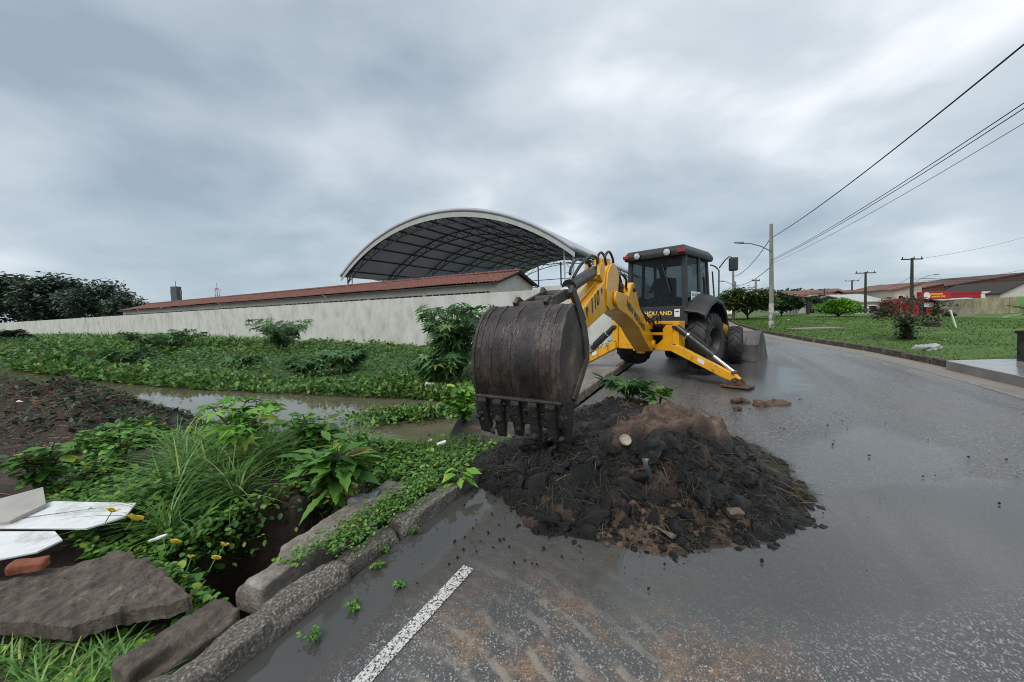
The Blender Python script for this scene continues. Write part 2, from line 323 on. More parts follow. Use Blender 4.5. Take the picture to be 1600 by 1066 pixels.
def blade(bend=.5, seg=4, w=.03):
    V = []; F = []
    for i in range(seg + 1):
        t = i / seg; V += [(-w * (1 - t) ** .7, t * (1 - bend * .25 * t), -bend * t * t * .8), (w * (1 - t) ** .7, t * (1 - bend * .25 * t), -bend * t * t * .8)]
    V = V[:-1]
    for i in range(seg - 1): F.append((2 * i, 2 * i + 1, 2 * i + 3, 2 * i + 2))
    k = 2 * (seg - 1); F.append((k, k + 1, k + 2)); return V, F
def text_mesh(name, body, size, fn, m, parent, extrude=.002, shear=0, bold=0):
    cu = bpy.data.curves.new(name, 'FONT'); cu.body = body; cu.size = size; cu.align_x = 'LEFT'; cu.extrude = 0; cu.shear = shear; cu.offset = bold
    ob = bpy.data.objects.new(name, cu); COL.objects.link(ob); bpy.context.view_layer.update()
    dg = bpy.context.evaluated_depsgraph_get(); me = bpy.data.meshes.new_from_object(ob.evaluated_get(dg)); bpy.data.objects.remove(ob)
    for v in me.vertices: v.co = fn(v.co.x, v.co.y)
    me.materials.clear(); return link_mesh(name, me, m, parent)

# ================================================================== SETTING
# right road edge: c as a function of t
RKT = np.array([-40, 0, 9.65, 12.1, 15.26, 19.14, 24.9, 35, 60, 140.]); RKC = np.array([-4.9, -4.85, -4.78, -4.72, -4.40, -3.55, -2.68, -2.1, -1.9, -1.9])
def rkc(t): return np.interp(t, RKT, RKC)
LKC = 1.80

def nodes_of(m): return m.node_tree.nodes, m.node_tree.links
def road_material():
    m = bpy.data.materials.new('wet_asphalt'); m.use_nodes = True; N, L = nodes_of(m); b = N['Principled BSDF']
    tcn = N.new('ShaderNodeTexCoord'); co = tcn.outputs['Object']
    def noise(s, d=6, r=.6, dist=0, vec=None, out='Fac'):
        n = N.new('ShaderNodeTexNoise'); n.inputs['Scale'].default_value = s; n.inputs['Detail'].default_value = d; n.inputs['Roughness'].default_value = r; n.inputs['Distortion'].default_value = dist
        L.new(vec or co, n.inputs['Vector']); return n.outputs[out]
    def ma(op, a, b_=None, c_=None):
        x = N.new('ShaderNodeMath'); x.operation = op
        for i, v in enumerate((a, b_, c_)):
            if v is None: continue
            if isinstance(v, (int, float)): x.inputs[i].default_value = v
            else: L.new(v, x.inputs[i])
        return x.outputs[0]
    def rng_(x, lo, hi, a=0, c=1):
        r = N.new('ShaderNodeMapRange'); r.interpolation_type = 'SMOOTHSTEP'; L.new(x, r.inputs[0]); r.inputs[1].default_value = lo; r.inputs[2].default_value = hi; r.inputs[3].default_value = a; r.inputs[4].default_value = c; return r.outputs[0]
    def mixc(f, a, c):
        x = N.new('ShaderNodeMix'); x.data_type = 'RGBA'; L.new(f, x.inputs[0])
        for i, v in ((6, a), (7, c)):
            if isinstance(v, tuple): x.inputs[i].default_value = (*v, 1)
            else: L.new(v, x.inputs[i])
        return x.outputs[2]
    def mixf(f, a, c):
        x = N.new('ShaderNodeMix'); L.new(f, x.inputs[0])
        for i, v in ((2, a), (3, c)):
            if isinstance(v, (int, float)): x.inputs[i].default_value = v
            else: L.new(v, x.inputs[i])
        return x.outputs[0]
    sep = N.new('ShaderNodeSeparateXYZ'); L.new(co, sep.inputs[0])
    def blob(cx, cy, rx, ry, ang=0):
        mp = N.new('ShaderNodeMapping'); mp.vector_type = 'TEXTURE'; mp.inputs['Location'].default_value = (cx, cy, 0); mp.inputs['Rotation'].default_value = (0, 0, R_(ang)); mp.inputs['Scale'].default_value = (rx, ry, 1000)
        L.new(co, mp.inputs[0]); ln = N.new('ShaderNodeVectorMath'); ln.operation = 'LENGTH'; L.new(mp.outputs[0], ln.inputs[0]); return ln.outputs['Value']
    edge_n = noise(1.6, 8, .62)
    def mask(d, soft=.25, amp=1.1): return rng_(ma('ADD', d, ma('MULTIPLY', ma('SUBTRACT', edge_n, .5), amp)), 1 - soft, 1 + soft, 1, 0)
    # aggregate
    vo = N.new('ShaderNodeTexVoronoi'); vo.inputs['Scale'].default_value = 150; L.new(co, vo.inputs['Vector'])
    stone = rng_(vo.outputs['Color'], .62, .80)
    fine = noise(160, 3, .7)
    tone = noise(.55, 6, .6, .5)
    mps = N.new('ShaderNodeMapping'); mps.inputs['Rotation'].default_value = (0, 0, AR); L.new(co, mps.inputs[0]); mp2 = N.new('ShaderNodeMapping'); mp2.inputs['Scale'].default_value = (1.6, .10, 1); L.new(mps.outputs[0], mp2.inputs[0])
    sheen_streak = noise(1.3, 7, .6, .2, mp2.outputs[0])
    tone = ma('ADD', ma('MULTIPLY', tone, .45), ma('MULTIPLY', rng_(sheen_streak, .3, .7), .55))  # streaks along the road lighten the base colour as painted tyre sheen
    base = mixc(tone, (.055, .056, .058), (.105, .104, .102))
    agg = mixc(ma('MULTIPLY', stone, rng_(noise(26, 4, .7), .36, .60)), base, (.36, .345, .32))
    # tan dirt trodden in, foreground
    dm = ma('MULTIPLY', mask(blob(.35, 1.72, .85, .55, 8), .35, 1.2), ma('MULTIPLY', rng_(noise(3.1, 10, .72, .4), .45, .60), rng_(noise(75, 4, .7), .36, .56)))
    col = mixc(ma('MULTIPLY', dm, .7), agg, mixc(noise(40, 5), (.20, .105, .05), (.38, .22, .115)))
    # curved tread prints of grey silt
    mp = N.new('ShaderNodeMapping'); mp.inputs['Location'].default_value = (1.2, -.6, 0); L.new(co, mp.inputs[0])
    wv = N.new('ShaderNodeTexWave'); wv.wave_type = 'RINGS'; wv.rings_direction = 'Z'; wv.inputs['Scale'].default_value = 2.3; wv.inputs['Distortion'].default_value = 3; wv.inputs['Detail'].default_value = 3; wv.inputs['Detail Scale'].default_value = 2.2; L.new(mp.outputs[0], wv.inputs['Vector'])
    tm = ma('MULTIPLY', ma('MULTIPLY', mask(blob(.10, 1.78, .62, .62), .3), rng_(wv.outputs['Fac'], .62, .95)), rng_(noise(9, 6), .35, .6))
    col = mixc(ma('MULTIPLY', tm, .8), col, (.27, .235, .20))
    # grey silt smear round the heap and by the gutter
    sm = mask(blob(.25, 2.75, 1.5, .75, 20), .45, 1.5)
    col = mixc(ma('MULTIPLY', sm, .8), col, mixc(noise(7, 8), (.040, .038, .035), (.085, .078, .068)))
    # sand along the right kerb
    at = N.new('ShaderNodeAttribute'); at.attribute_name = 'edge'
    em = ma('MULTIPLY', rng_(ma('ADD', at.outputs['Fac'], ma('MULTIPLY', ma('SUBTRACT', noise(1.1, 6), .5), .9)), .35, .9), 1)
    col = mixc(ma('MULTIPLY', em, .75), col, mixc(noise(9, 6), (.20, .15, .11), (.36, .30, .24)))
    # standing muddy water: right of and in front of the heap
    pud = ma('MAXIMUM', mask(blob(2.35, 2.35, 2.15, .62, 12), .28, .7), ma('MULTIPLY', mask(blob(3.3, 3.4, 1.9, .6, 35), .5, 1.3), .8))
    pud = ma('MAXIMUM', pud, mask(blob(1.2, 2.1, .75, .35, 0), .15, .5))
    pud = ma('MAXIMUM', pud, ma('MULTIPLY', mask(blob(5.3, 8.0, 2.6, 1.0, 60), .4, 1.2), .85))
    ac = N.new('ShaderNodeAttribute'); ac.attribute_name = 'cpos'; atp = N.new('ShaderNodeAttribute'); atp.attribute_name = 'tpos'
    gn = ma('ADD', ac.outputs['Fac'], ma('MULTIPLY', ma('SUBTRACT', noise(2.6, 6), .5), .22))
    near_g = rng_(ma('ADD', atp.outputs['Fac'], ma('MULTIPLY', edge_n, .8)), 3.4, 3.9, 1, 0)
    gsilt = ma('MULTIPLY', rng_(gn, 1.34, 1.44), near_g); gut = ma('MULTIPLY', rng_(gn, 1.45, 1.53), near_g)
    col = mixc(ma('MULTIPLY', gsilt, .85), col, mixc(noise(30, 5), (.045, .040, .034), (.10, .088, .072)))
    pud = ma('MAXIMUM', pud, gut)
    silt = mixc(noise(1.3, 5), (.042, .044, .041), (.070, .071, .065))
    col = mixc(ma('MULTIPLY', pud, .88), col, silt)
    L.new(col, b.inputs['Base Color'])
    wet = rng_(ma('ADD', ma('MULTIPLY', noise(.35, 5, .55, .3), .4), ma('MULTIPLY', sheen_streak, .6)), .38, .62, .15, .36)
    rough = mixf(pud, mixf(ma('MAXIMUM', dm, ma('MULTIPLY', em, .7)), wet, .8), .055)
    rough = mixf(ma('MULTIPLY', sm, ma('SUBTRACT', 1, pud)), rough, .30)
    L.new(rough, b.inputs['Roughness']); b.inputs['Specular IOR Level'].default_value = .55
    bp = N.new('ShaderNodeBump'); bp.inputs['Distance'].default_value = .008
    L.new(ma('ADD', ma('MULTIPLY', vo.outputs['Distance'], .9), ma('ADD', fine, ma('MULTIPLY', sm, ma('MULTIPLY', noise(18, 6), 4)))), bp.inputs['Height'])
    L.new(mixf(pud, .42, .012), bp.inputs['Strength']); L.new(bp.outputs[0], b.inputs['Normal'])
    return m
ts = np.unique(np.concatenate([np.linspace(-30, 0, 16), np.linspace(0, 40, 81), np.linspace(40, 140, 41)])); uu = np.linspace(0, 1, 41)
Tm, Um = np.meshgrid(ts, uu, indexing='ij'); Cm = LKC + .03 + (rkc(Tm) - LKC - .03) * Um
me = grid_mesh('road', Tm * ER.x + Cm * EC.x, Tm * ER.y + Cm * EC.y, 0 * Tm + .012 * (fbm(Tm, Cm, .4, 2)))
att = me.attributes.new('edge', 'FLOAT', 'POINT'); att.data.foreach_set('value', np.clip(1 - (Cm - rkc(Tm)) / 1.5, 0, 1).ravel().astype(np.float32))
att = me.attributes.new('cpos', 'FLOAT', 'POINT'); att.data.foreach_set('value', Cm.ravel().astype(np.float32))
att = me.attributes.new('tpos', 'FLOAT', 'POINT'); att.data.foreach_set('value', Tm.ravel().astype(np.float32))
M_road = road_material(); road = struct(link_mesh('road', me, M_road, None, True))

# worn white edge lines, sheets a little above the asphalt
def worn_white(name, lo, hi):
    m = mat(name, [(lo, (.045, .045, .045)), (hi, (.62, .61, .57))], rough=.5, scale=95, detail=6, bump=.4, bscale=120, nrough=.62); return m
def strip(name, t0, t1, cf, w, z, m, dt=.25):
    t = np.arange(t0, t1 + dt, dt); c = np.array([cf(x) for x in t]); T = np.stack([t, t], 1); C = np.stack([c - w / 2, c + w / 2], 1)
    Z = z + .012 * fbm(T, C, .4, 2)
    return struct(link_mesh(name, grid_mesh(name, T * ER.x + C * EC.x, T * ER.y + C * EC.y, Z), m, None, True))
strip('road_edge_marking', -1, 1.68, lambda t: 1.27, .075, .005, worn_white('worn_marking', .41, .53))
strip('road_edge_marking', 2, 60, lambda t: float(rkc(t)) + .62, .09, .005, worn_white('faded_marking', .44, .72))

# ground sheet to the horizon (drops away under the canal and the verge hollow)
M_ground = mat('far_ground', [(.3, (.04, .06, .02)), (.5, (.06, .085, .028)), (.7, (.11, .10, .06))], rough=.95, scale=.15, detail=8)
gt = np.array([-3000, -800, -200, -60, -31, -12, 0, 12, 17.6, 18.6, 30, 60, 120, 300, 900, 3000.]); gc = np.array([-3000, -800, -200, -80, -60, -40, -20, -6, 1.2, 2.6, 3.2, 20, 60, 120, 230, 260, 800, 3000.])
Tm, Cm = np.meshgrid(gt, gc, indexing='ij'); Z = np.full_like(Tm, -.06); Z[(Cm > 1.9) & (Cm < 240) & (Tm > -20) & (Tm < 18)] = -3.5
Z[(Cm < 2.7) & (Cm > -61) & (Tm < 119) & (Tm > -61)] = -1.2
struct(link_mesh('ground', grid_mesh('ground', Tm * ER.x + Cm * EC.x, Tm * ER.y + Cm * EC.y, Z), M_ground))

# left bank with the canal
HOLE = (1.02, 2.30, 2.30, 3.25)
def far_edge(c): return np.interp(c, [4, 5, 6.5, 10.2, 17.3, 25], [6.6, 6.4, 6.15, 5.35, 4.4, 4.1])
def bank_z(t, c):
    t = np.asarray(t, float); c = np.asarray(c, float)
    e = .25 * fbm(t, c, .5, 3)
    near = .04 + .10 * fbm(t, c, .9, 4)
    tn = np.interp(c, [3, 4.5, 9.6, 17, 25], [4.75, 4.7, 4.2, 3.7, 3.5]) + e * .8
    tf = far_edge(c) + .5 * e
    bed = -1.0
    a = sstep(tn - 2.3, tn + .1, t); z = near * (1 - a) + bed * a
    far = -.40 + .12 * sstep(6.5, 10, t) - .22 * sstep(11, 17.5, t) + .16 * fbm(t, c, .35, 4)
    fl = sstep(25, 60, c); far = far * (1 - .6 * fl)
    b = sstep(tf - .5, tf + .6, t); z = np.where(b > 0, bed * (1 - b) + far * b, z)
    # culvert end: the bank closes towards the road
    cl = sstep(4.0, 2.7, c + .5 * fbm(t, c, .8, 3)); z = z * (1 - cl) + (-.06 - .12 * sstep(4.0, 5.2, t) * sstep(8.2, 6.6, t) + .08 * fbm(t, c, 1.2, 4)) * cl
    # pit beside the kerb
    pit = sstep(HOLE[0] - .06, HOLE[0] + .06, t) * sstep(HOLE[1] + .08, HOLE[1] - .12, t + .3 * fbm(t, c, 2, 3)) * sstep(HOLE[2] - .04, HOLE[2] + .03, c) * sstep(HOLE[3] + .06, HOLE[3] - .12, c + .5 * fbm(t, c, 1.6, 3))
    z = z - 2.3 * pit
    # soil heaps
    for ht, hc, rt, rc, hh in ((2.0, 9.8, 1.1, 2.4, .34), (2.3, 8.0, 1.1, 1.6, .12), (2.75, 3.3, .5, .6, .14), (1.7, 12.5, 1.3, 2.4, .22)):
        q = np.exp(-(((t - ht) / rt) ** 2 + ((c - hc) / rc) ** 2) * 1.3); z = z + hh * q * (1 + .5 * fbm(t, c, 1.5, 4)) + .10 * q * fbm(t, c, 5, 3)
    z = z + .035 * fbm(t, c, 4, 3)
    lim = sstep(1.95, 2.25, c); return z * lim + np.minimum(z, .03) * (1 - lim)
tt = np.unique(np.concatenate([np.arange(-12, -1.5, .4), np.arange(-1.5, 9, .06), np.arange(9, 18.15, .25)])); cc = np.unique(np.concatenate([np.arange(1.92, 8, .06), np.arange(8, 16, .14), np.geomspace(16, 235, 60)]))
Tm, Cm = np.meshgrid(tt, cc, indexing='ij')
def bank_material():
    m = M_soil.copy(); m.name = 'bank_soil_and_moss'; N, L = nodes_of(m); b = N['Principled BSDF']; src = b.inputs['Base Color'].links[0].from_socket
    at = N.new('ShaderNodeAttribute'); at.attribute_name = 'green'; mx = N.new('ShaderNodeMix'); mx.data_type = 'RGBA'; n = N.new('ShaderNodeTexNoise'); n.inputs['Scale'].default_value = 9; n.inputs['Detail'].default_value = 8
    rp = N.new('ShaderNodeValToRGB'); rp.color_ramp.elements[0].position = .3; rp.color_ramp.elements[0].color = (.018, .034, .009, 1); rp.color_ramp.elements[1].position = .7; rp.color_ramp.elements[1].color = (.06, .11, .022, 1)
    tcn = N.new('ShaderNodeTexCoord'); L.new(tcn.outputs['Object'], n.inputs['Vector']); L.new(n.outputs['Fac'], rp.inputs[0]); L.new(at.outputs['Fac'], mx.inputs[0]); L.new(src, mx.inputs[6]); L.new(rp.outputs[0], mx.inputs[7]); L.new(mx.outputs[2], b.inputs['Base Color']); return m
me = grid_mesh('canal_bank', Tm * ER.x + Cm * EC.x, Tm * ER.y + Cm * EC.y, bank_z(Tm, Cm))
gr_ = sstep(-.1, .5, Tm - far_edge(Cm)) * sstep(3.4, 4.4, Cm); me.attributes.new('green', 'FLOAT', 'POINT').data.foreach_set('value', gr_.ravel().astype(np.float32))
struct(link_mesh('canal_bank', me, bank_material(), None, True))
def on_bank(u, v):
    z = 0
    for _ in range(12):
        p = gp(u, v, z); t, c = to_tc(p); z = float(bank_z(t, c)) * .6 + z * .4
    p.z = z; return p
# canal water
WZ = -.45
def water_material(name, col, rough, bstr, bsc, stretch=(1, 1, 1)):
    m = mat(name, [(.35, tuple(x * .8 for x in col)), (.65, col)], rough=rough, scale=.8, detail=4, bump=bstr, bscale=bsc, spec=.6, stretch=stretch, bdetail=3); return m
M_water = water_material('muddy_canal_water', (.135, .118, .080), .05, .10, 3.2)
Tm, Cm = np.meshgrid(np.array([2.4, 10.5]), np.array([3.2, 230.]), indexing='ij')
struct(link_mesh('canal_water', grid_mesh('canal_water', Tm * ER.x + Cm * EC.x, Tm * ER.y + Cm * EC.y, 0 * Tm + WZ), M_water))
# kerbs ------------------------------------------------------------------
def rough_block(name, L, Wd, H, m, parent, seed, rnd=.05, amp=.02, n=(14, 5, 4)):
    """an old cast block, rounded and chipped; origin at base centre, x along its length"""
    bm = bmesh.new(); r = np.random.default_rng(seed)
    bmesh.ops.create_cube(bm, size=1); bmesh.ops.subdivide_edges(bm, edges=bm.edges[:], cuts=3, use_grid_fill=True); bmesh.ops.subdivide_edges(bm, edges=bm.edges[:], cuts=2, use_grid_fill=True)
    ox, oy = r.uniform(0, 50, 2)
    for v in bm.verts:
        p = v.co * 2; q = Vector((max(abs(p.x) - (1 - 2 * rnd / L), 0) / (2 * rnd / L), max(abs(p.y) - (1 - 2 * rnd / Wd), 0) / (2 * rnd / Wd), max(p.z - (1 - 2 * rnd / H), 0) / (2 * rnd / H)))
        k = q.length
        if k > 1:
            for i, (d, s) in enumerate(((L, p.x), (Wd, p.y), (H, p.z))):
                ex = q[i] * (1 - 1 / k) * rnd * 2 / d; p[i] -= math.copysign(ex, s)
        w = Vector((p.x * L / 2, p.y * Wd / 2, (p.z + 1) * H / 2))
        nn = float(fbm(np.array(w.x * 1.0 + ox), np.array(w.y + w.z * 1.7 + oy), 7, 4)); w += v.co.normalized() * nn * amp * 2; v.co = w
    me = bpy.data.meshes.new(name); bm.to_mesh(me); bm.free(); return link_mesh(name, me, m, parent, True)
def crumbled(name, L, Wd, H, m, parent, seed, rnd=.02, amp=.01, bite=.03):
    r = np.random.default_rng(seed); ox, oy = r.uniform(0, 80, 2); N_ = max(int(L / .016), 12); prof = []
    def seg(a, b, k): return [(a[0] + (b[0] - a[0]) * i / k, a[1] + (b[1] - a[1]) * i / k) for i in range(k)]
    h = Wd / 2; pts = seg((-h, 0), (-h, H - rnd), 7) + [(-h + rnd * (1 - math.cos(q)), H - rnd + rnd * math.sin(q)) for q in (0, .5, 1.05)] + seg((-h + rnd, H), (h - rnd, H), 9) + [(h - rnd + rnd * math.sin(q), H - rnd + rnd * math.cos(q)) for q in (0, .5, 1.05)] + seg((h, H - rnd), (h, 0), 7) + [(h, 0)]
    p = np.array(pts); x = np.linspace(-L / 2, L / 2, N_); X = np.repeat(x[:, None], len(p), 1); Yc = np.repeat(p[None, :, 0], N_, 0); Zc = np.repeat(p[None, :, 1], N_, 0)
    n1 = fbm(X + ox, Yc * 1.3 + Zc * 1.7 + oy, 9, 4); n2 = fbm(X + oy, Yc + Zc * 1.5 + ox, 38, 3); cy = Yc / h; cz = (Zc - H * .45) / (H * .55)
    d = amp * 2 * n1 + amp * .9 * n2; corner = np.clip(np.abs(cy) + np.clip(cz, 0, 1) - 1.25, 0, 1) * 1.6; chip = np.clip(fbm(X + oy + 3, Yc * 0 + np.sign(Yc) * 5, 5, 4) - .02, 0, 1) * bite * 4 * corner
    Yd = Yc + np.sign(Yc) * np.abs(cy) * d - np.sign(Yc) * chip; Zd = np.maximum(Zc + np.clip(cz, 0, 1) * d - chip, 0 * Zc)
    endk = np.clip((np.abs(X) - (L / 2 - .03)) / .03, 0, 1) ** 2; Yd *= 1 - .12 * endk; Zd *= 1 - .10 * endk; X = X + .25 * amp * n2
    me = grid_mesh(name, X, Yd, Zd); bm = bmesh.new(); bm.from_mesh(me); bm.verts.ensure_lookup_table(); k = len(p)
    bm.faces.new([bm.verts[i] for i in range(k)]); bm.faces.new([bm.verts[(N_ - 1) * k + i] for i in range(k - 1, -1, -1)]); bmesh.ops.recalc_face_normals(bm, faces=bm.faces); bm.to_mesh(me); bm.free()
    return link_mesh(name, me, m, parent, False)
M_kerbL = mat('pebbly_kerb', [(.32, (.055, .046, .036)), (.46, (.12, .105, .085)), (.56, (.21, .19, .16)), (.66, (.46, .43, .39))], rough=.75, scale=75, detail=8, bump=1, bscale=85, nrough=.62)
kerb = struct(empty('kerb_left'))
def place_tc(o, t, c, z, ang=0, tilt=0, roll=0):
    o.location = TC(t, c, z); o.rotation_euler = (roll, tilt, math.pi / 2 - AR + ang); return o
kk = -3.0
for i, (L, dz, dc, an, ti) in enumerate([(.95, 0, 0, 0, 0), (.95, 0, .01, .01, 0), (.95, -.01, 0, -.01, .01), (.55, -.03, .03, .06, -.03), (.98, .0, 0, .015, .0), (.42, -.035, .05, -.08, .06), (.95, -.01, .03, -.02, -.015)]):
    o = crumbled('kerb_stone', L - .03, .16, .15, M_kerbL, kerb, 40 + i, .013, .0045, .016); place_tc(o, kk + L / 2, LKC + .085 + dc, -.045 + dz, an, ti); kk += L
for i in range(14):
    o = rough_block('kerb_stone', .96, .16, .16, M_concrete, kerb, 70 + i, .025, .008); place_tc(o, 5.75 + i * .98, LKC + .18, -.02 + .004 * (i % 3))
kerbr = struct(empty('kerb_right'))
M_kerbR = mat('stained_kerb', [(.3, (.035, .026, .020)), (.5, (.085, .066, .05)), (.72, (.18, .15, .12))], rough=.85, scale=4, detail=10, bump=.6, bscale=25)
tk = -1.5; i = 0; proto = [rough_block('kerb_stone', .98, .17, .19, M_kerbR, kerbr, 100 + q, .03, .012) for q in range(4)]
while tk < 46:
    ct = tk + .5; c = float(rkc(ct)); sl = float(rkc(ct + .5) - rkc(ct - .5))
    o = proto[i] if i < 4 else proto[i % 4].copy()
    if i >= 4: COL.objects.link(o)
    place_tc(o, ct, c - .06, -.03 + .012 * random.uniform(-1, 1), sl * 1.0 + random.uniform(-.012, .012), random.uniform(-.012, .012), random.uniform(-.04, .04)); tk += 1.0; i += 1

# pavement beyond the canal, on the left of the machine
M_pave = mat('wet_pavement', [(.3, (.10, .09, .08)), (.7, (.22, .20, .18))], rough=.45, scale=2, detail=10, bump=.25, bscale=18)
Tm, Cm = np.meshgrid(np.arange(5.4, 18.2, .25), np.linspace(LKC + .26, 3.4, 9), indexing='ij')
struct(link_mesh('pavement', grid_mesh('pavement', Tm * ER.x + Cm * EC.x, Tm * ER.y + Cm * EC.y, .115 + .01 * fbm(Tm, Cm, 1.2, 3) - .5 * sstep(3.15, 3.4, Cm)), M_pave, None, True))
tgr = rng.uniform(10.5, 17.9, 2600); cgr = rng.uniform(2.6, 5.0, 2600); pz = np.where(cgr < 3.2, .10, np.maximum(bank_z(tgr, cgr), -.3))
rub = ([(-1, 0, 0), (1, .2, 0), (0, 1, .1), (.1, -1, 0), (0, .1, .9)], [(0, 3, 4), (3, 1, 4), (1, 2, 4), (2, 0, 4)])
Ms = rots(2600, -.3, .3, .02, .09); o = scatter('rubble', rub, Ms, np.stack([tgr * ER.x + cgr * EC.x, tgr * ER.y + cgr * EC.y, pz], -1), M_concrete); o['kind'] = 'stuff'; o['label'] = 'grey rubble and gravel at the foot of the wall'; o['category'] = 'rubble'

# right verge
def in_poly(x, y, poly):
    ins = np.zeros(np.shape(x), bool); n = len(poly)
    for i in range(n):
        a, b = poly[i], poly[(i + 1) % n]; ins ^= ((a[1] > y) != (b[1] > y)) & (x < (b[0] - a[0]) * (y - a[1]) / (b[1] - a[1] + 1e-12) + a[0])
    return ins
CROSS = [gp(1478, 563.5, .19), gp(1640, 597, .19), gp(1700, 560, .22), gp(1560, 561, .22)]
M_vsoil = mat('verge_turf', [(.3, (.040, .080, .012)), (.52, (.070, .13, .02)), (.72, (.10, .15, .035))], rough=.9, scale=1.2, detail=10, bump=.6, bscale=14)
def verge_z(t, s):
    z = .10 + .08 * sstep(0, 3, s) - .62 * sstep(9, 27, s) + .10 * fbm(t, s, .3, 4)
    d = np.exp(-((s - 4.6 - .5 * np.sin(t * .25)) / .55) ** 2); return z - .38 * d * sstep(10, 13, t) * sstep(40, 30, t) + .03 * fbm(t, s, 2, 3)
vt = np.concatenate([np.arange(-14, 9.3, 1.2), np.arange(9.4, 40, .3), np.geomspace(40, 118, 30)]); vs_ = np.concatenate([np.arange(.10, 16, .3), np.arange(16, 58, 1.2)])
Tm, Sm = np.meshgrid(vt, vs_, indexing='ij'); Cm = rkc(Tm) - Sm
VZ = verge_z(Tm, Sm); cx_ = sum((p for p in CROSS), Vector()) / 4; VZ = np.where(in_poly(Tm * ER.x + Cm * EC.x, Tm * ER.y + Cm * EC.y, [tuple((cx_ + (p - cx_) * 1.12)[:2]) for p in CROSS]), VZ - .18, VZ)
struct(link_mesh('grass_verge', grid_mesh('grass_verge', Tm * ER.x + Cm * EC.x, Tm * ER.y + Cm * EC.y, VZ), M_vsoil, None, True))
def on_verge(u, v):
    z = .1
    for _ in range(12):
        p = gp(u, v, z); t, c = to_tc(p); z = .5 * z + .5 * float(verge_z(t, max(float(rkc(t)) - c, .1)))
    p.z = z; return p
# wet concrete crossing at the right edge of the picture
M_cross = mat('wet_crossing', [(.3, (.16, .155, .15)), (.7, (.30, .29, .28))], rough=.16, scale=1.5, detail=8, bump=.12, bscale=12, rvar=.1)
mb = MB(); q = CROSS; mb.raw([p for p in q] + [p - Vector((0, 0, .3)) for p in q], [(0, 1, 2, 3), (4, 7, 6, 5), (0, 4, 5, 1), (1, 5, 6, 2), (2, 6, 7, 3), (3, 7, 4, 0)])
struct(mb.build('concrete_crossing', M_cross, None, .01))
# far street with pavement, behind the verge
M_far_road = mat('far_asphalt', [(.3, (.10, .10, .10)), (.7, (.17, .17, .17))], rough=.4, scale=.6)
mb = MB(); a = [(12, 46.5), (90, 44.5), (90, 50.5), (12, 52)]
mb.raw([(x, y, -.44) for x, y in a] + [(x, y, -1.4) for x, y in a], [(0, 1, 2, 3), (0, 4, 5, 1), (1, 5, 6, 2), (2, 6, 7, 3), (3, 7, 4, 0)]); struct(mb.build('far_street', M_far_road))

# ================================================================== WALL, HOUSE, ARENA
TW = 18.1
def fr(t, c, z): return TC(t, c, z)
wall = empty('boundary_wall', (0, 0, 0), 0, 'long stained whitish plaster wall beyond the canal', 'wall')
mb = MB(); c0 = 2.6
while c0 < 232:
    c1 = c0 + (5.6 if c0 < 60 else 20); top = 2.72 + (.06 if c0 < 4 else 0)
    mb.prism([(c0, -.9), (c1 - .006, -.9), (c1 - .006, top), (c0, top)], lambda c, z, w: fr(TW + w, c, z), 0, .16); c0 = c1
mb.build('wall_panel', M_wall, wall)
mb = MB(); mb.prism([(2.55, 2.72), (8.0, 2.72), (8.0, 2.86), (6.2, 2.86), (6.2, 2.98), (2.55, 2.98)], lambda c, z, w: fr(TW + w, c, z), .004, .15); mb.build('raised_coping', M_wall, wall)
mb = MB(); mb.prism([(TW + .17, -.5), (60, -.5), (60, 2.7), (TW + .17, 2.7)], lambda t, z, w: fr(t, 2.6 + w, z), 0, .16); mb.build('return_wall', M_wall, wall)
for c in (41, 60, 25.5, 78):
    mb = MB(); mb.tube([fr(TW + .08, c, 2.7), fr(TW + .08, c, 3.15), fr(TW + .0, c + .35, 3.35)], .03, 6); mb.build('wire_bracket', M_pole, wall)

house = empty('tiled_building', (0, 0, 0), 0, 'long low cream building with red clay tile roof behind the wall', 'building')
HT0, HT1, HC0, HC1, EV, RG = 20.2, 25.6, 11.75, 72, 3.64, 4.42
HTm = (HT0 + HT1) / 2
mb = MB(); mb.prism([(HT0, 0), (HT1, 0), (HT1, EV - .12), (HTm, RG - .14), (HT0, EV - .12)], lambda t, z, w: fr(t, w, z), HC0, HC0 + .2)
mb.prism([(HT0, 0), (HT1, 0), (HT1, EV - .12), (HTm, RG - .14), (HT0, EV - .12)], lambda t, z, w: fr(t, w, z), HC1 - .2, HC1)
mb.prism([(HC0 + .2, 0), (HC1 - .2, 0), (HC1 - .2, 2.84), (HC0 + .2, 2.84)], lambda c, z, w: fr(HT0 + w, c, z), 0, .2)
mb.prism([(HC0 + .2, 2.96), (HC1 - .2, 2.96), (HC1 - .2, 3.5), (HC0 + .2, 3.5)], lambda c, z, w: fr(HT0 + w, c, z), 0, .2)
mb.prism([(HC0 + .2, 0), (HC1 - .2, 0), (HC1 - .2, 3.5), (HC0 + .2, 3.5)], lambda c, z, w: fr(HT1 + w, c, z), -.2, 0)
mb.build('wall', M_plaster, house)
mb = MB(); mb.prism([(HC0 + .2, 2.80), (HC1 - .2, 2.80), (HC1 - .2, 2.96), (HC0 + .2, 2.96)], lambda c, z, w: fr(HT0 + w, c, z), .14, .18); mb.build('vent_gap', M_dark, house)
c = HC0 + .2; k = 0
while c < HC1 - .4:
    wd = .32 if k % 9 == 0 else .07
    mb = MB(); mb.prism([(c, 2.80), (c + wd, 2.80), (c + wd, 2.96), (c, 2.96)], lambda c_, z, w: fr(HT0 + w, c_, z), -.012 if wd > .1 else .03, .13)
    mb.build('pilaster' if wd > .1 else 'vent_bar', M_plaster, house); c += .62 if c < 40 else 1.24; k += 1
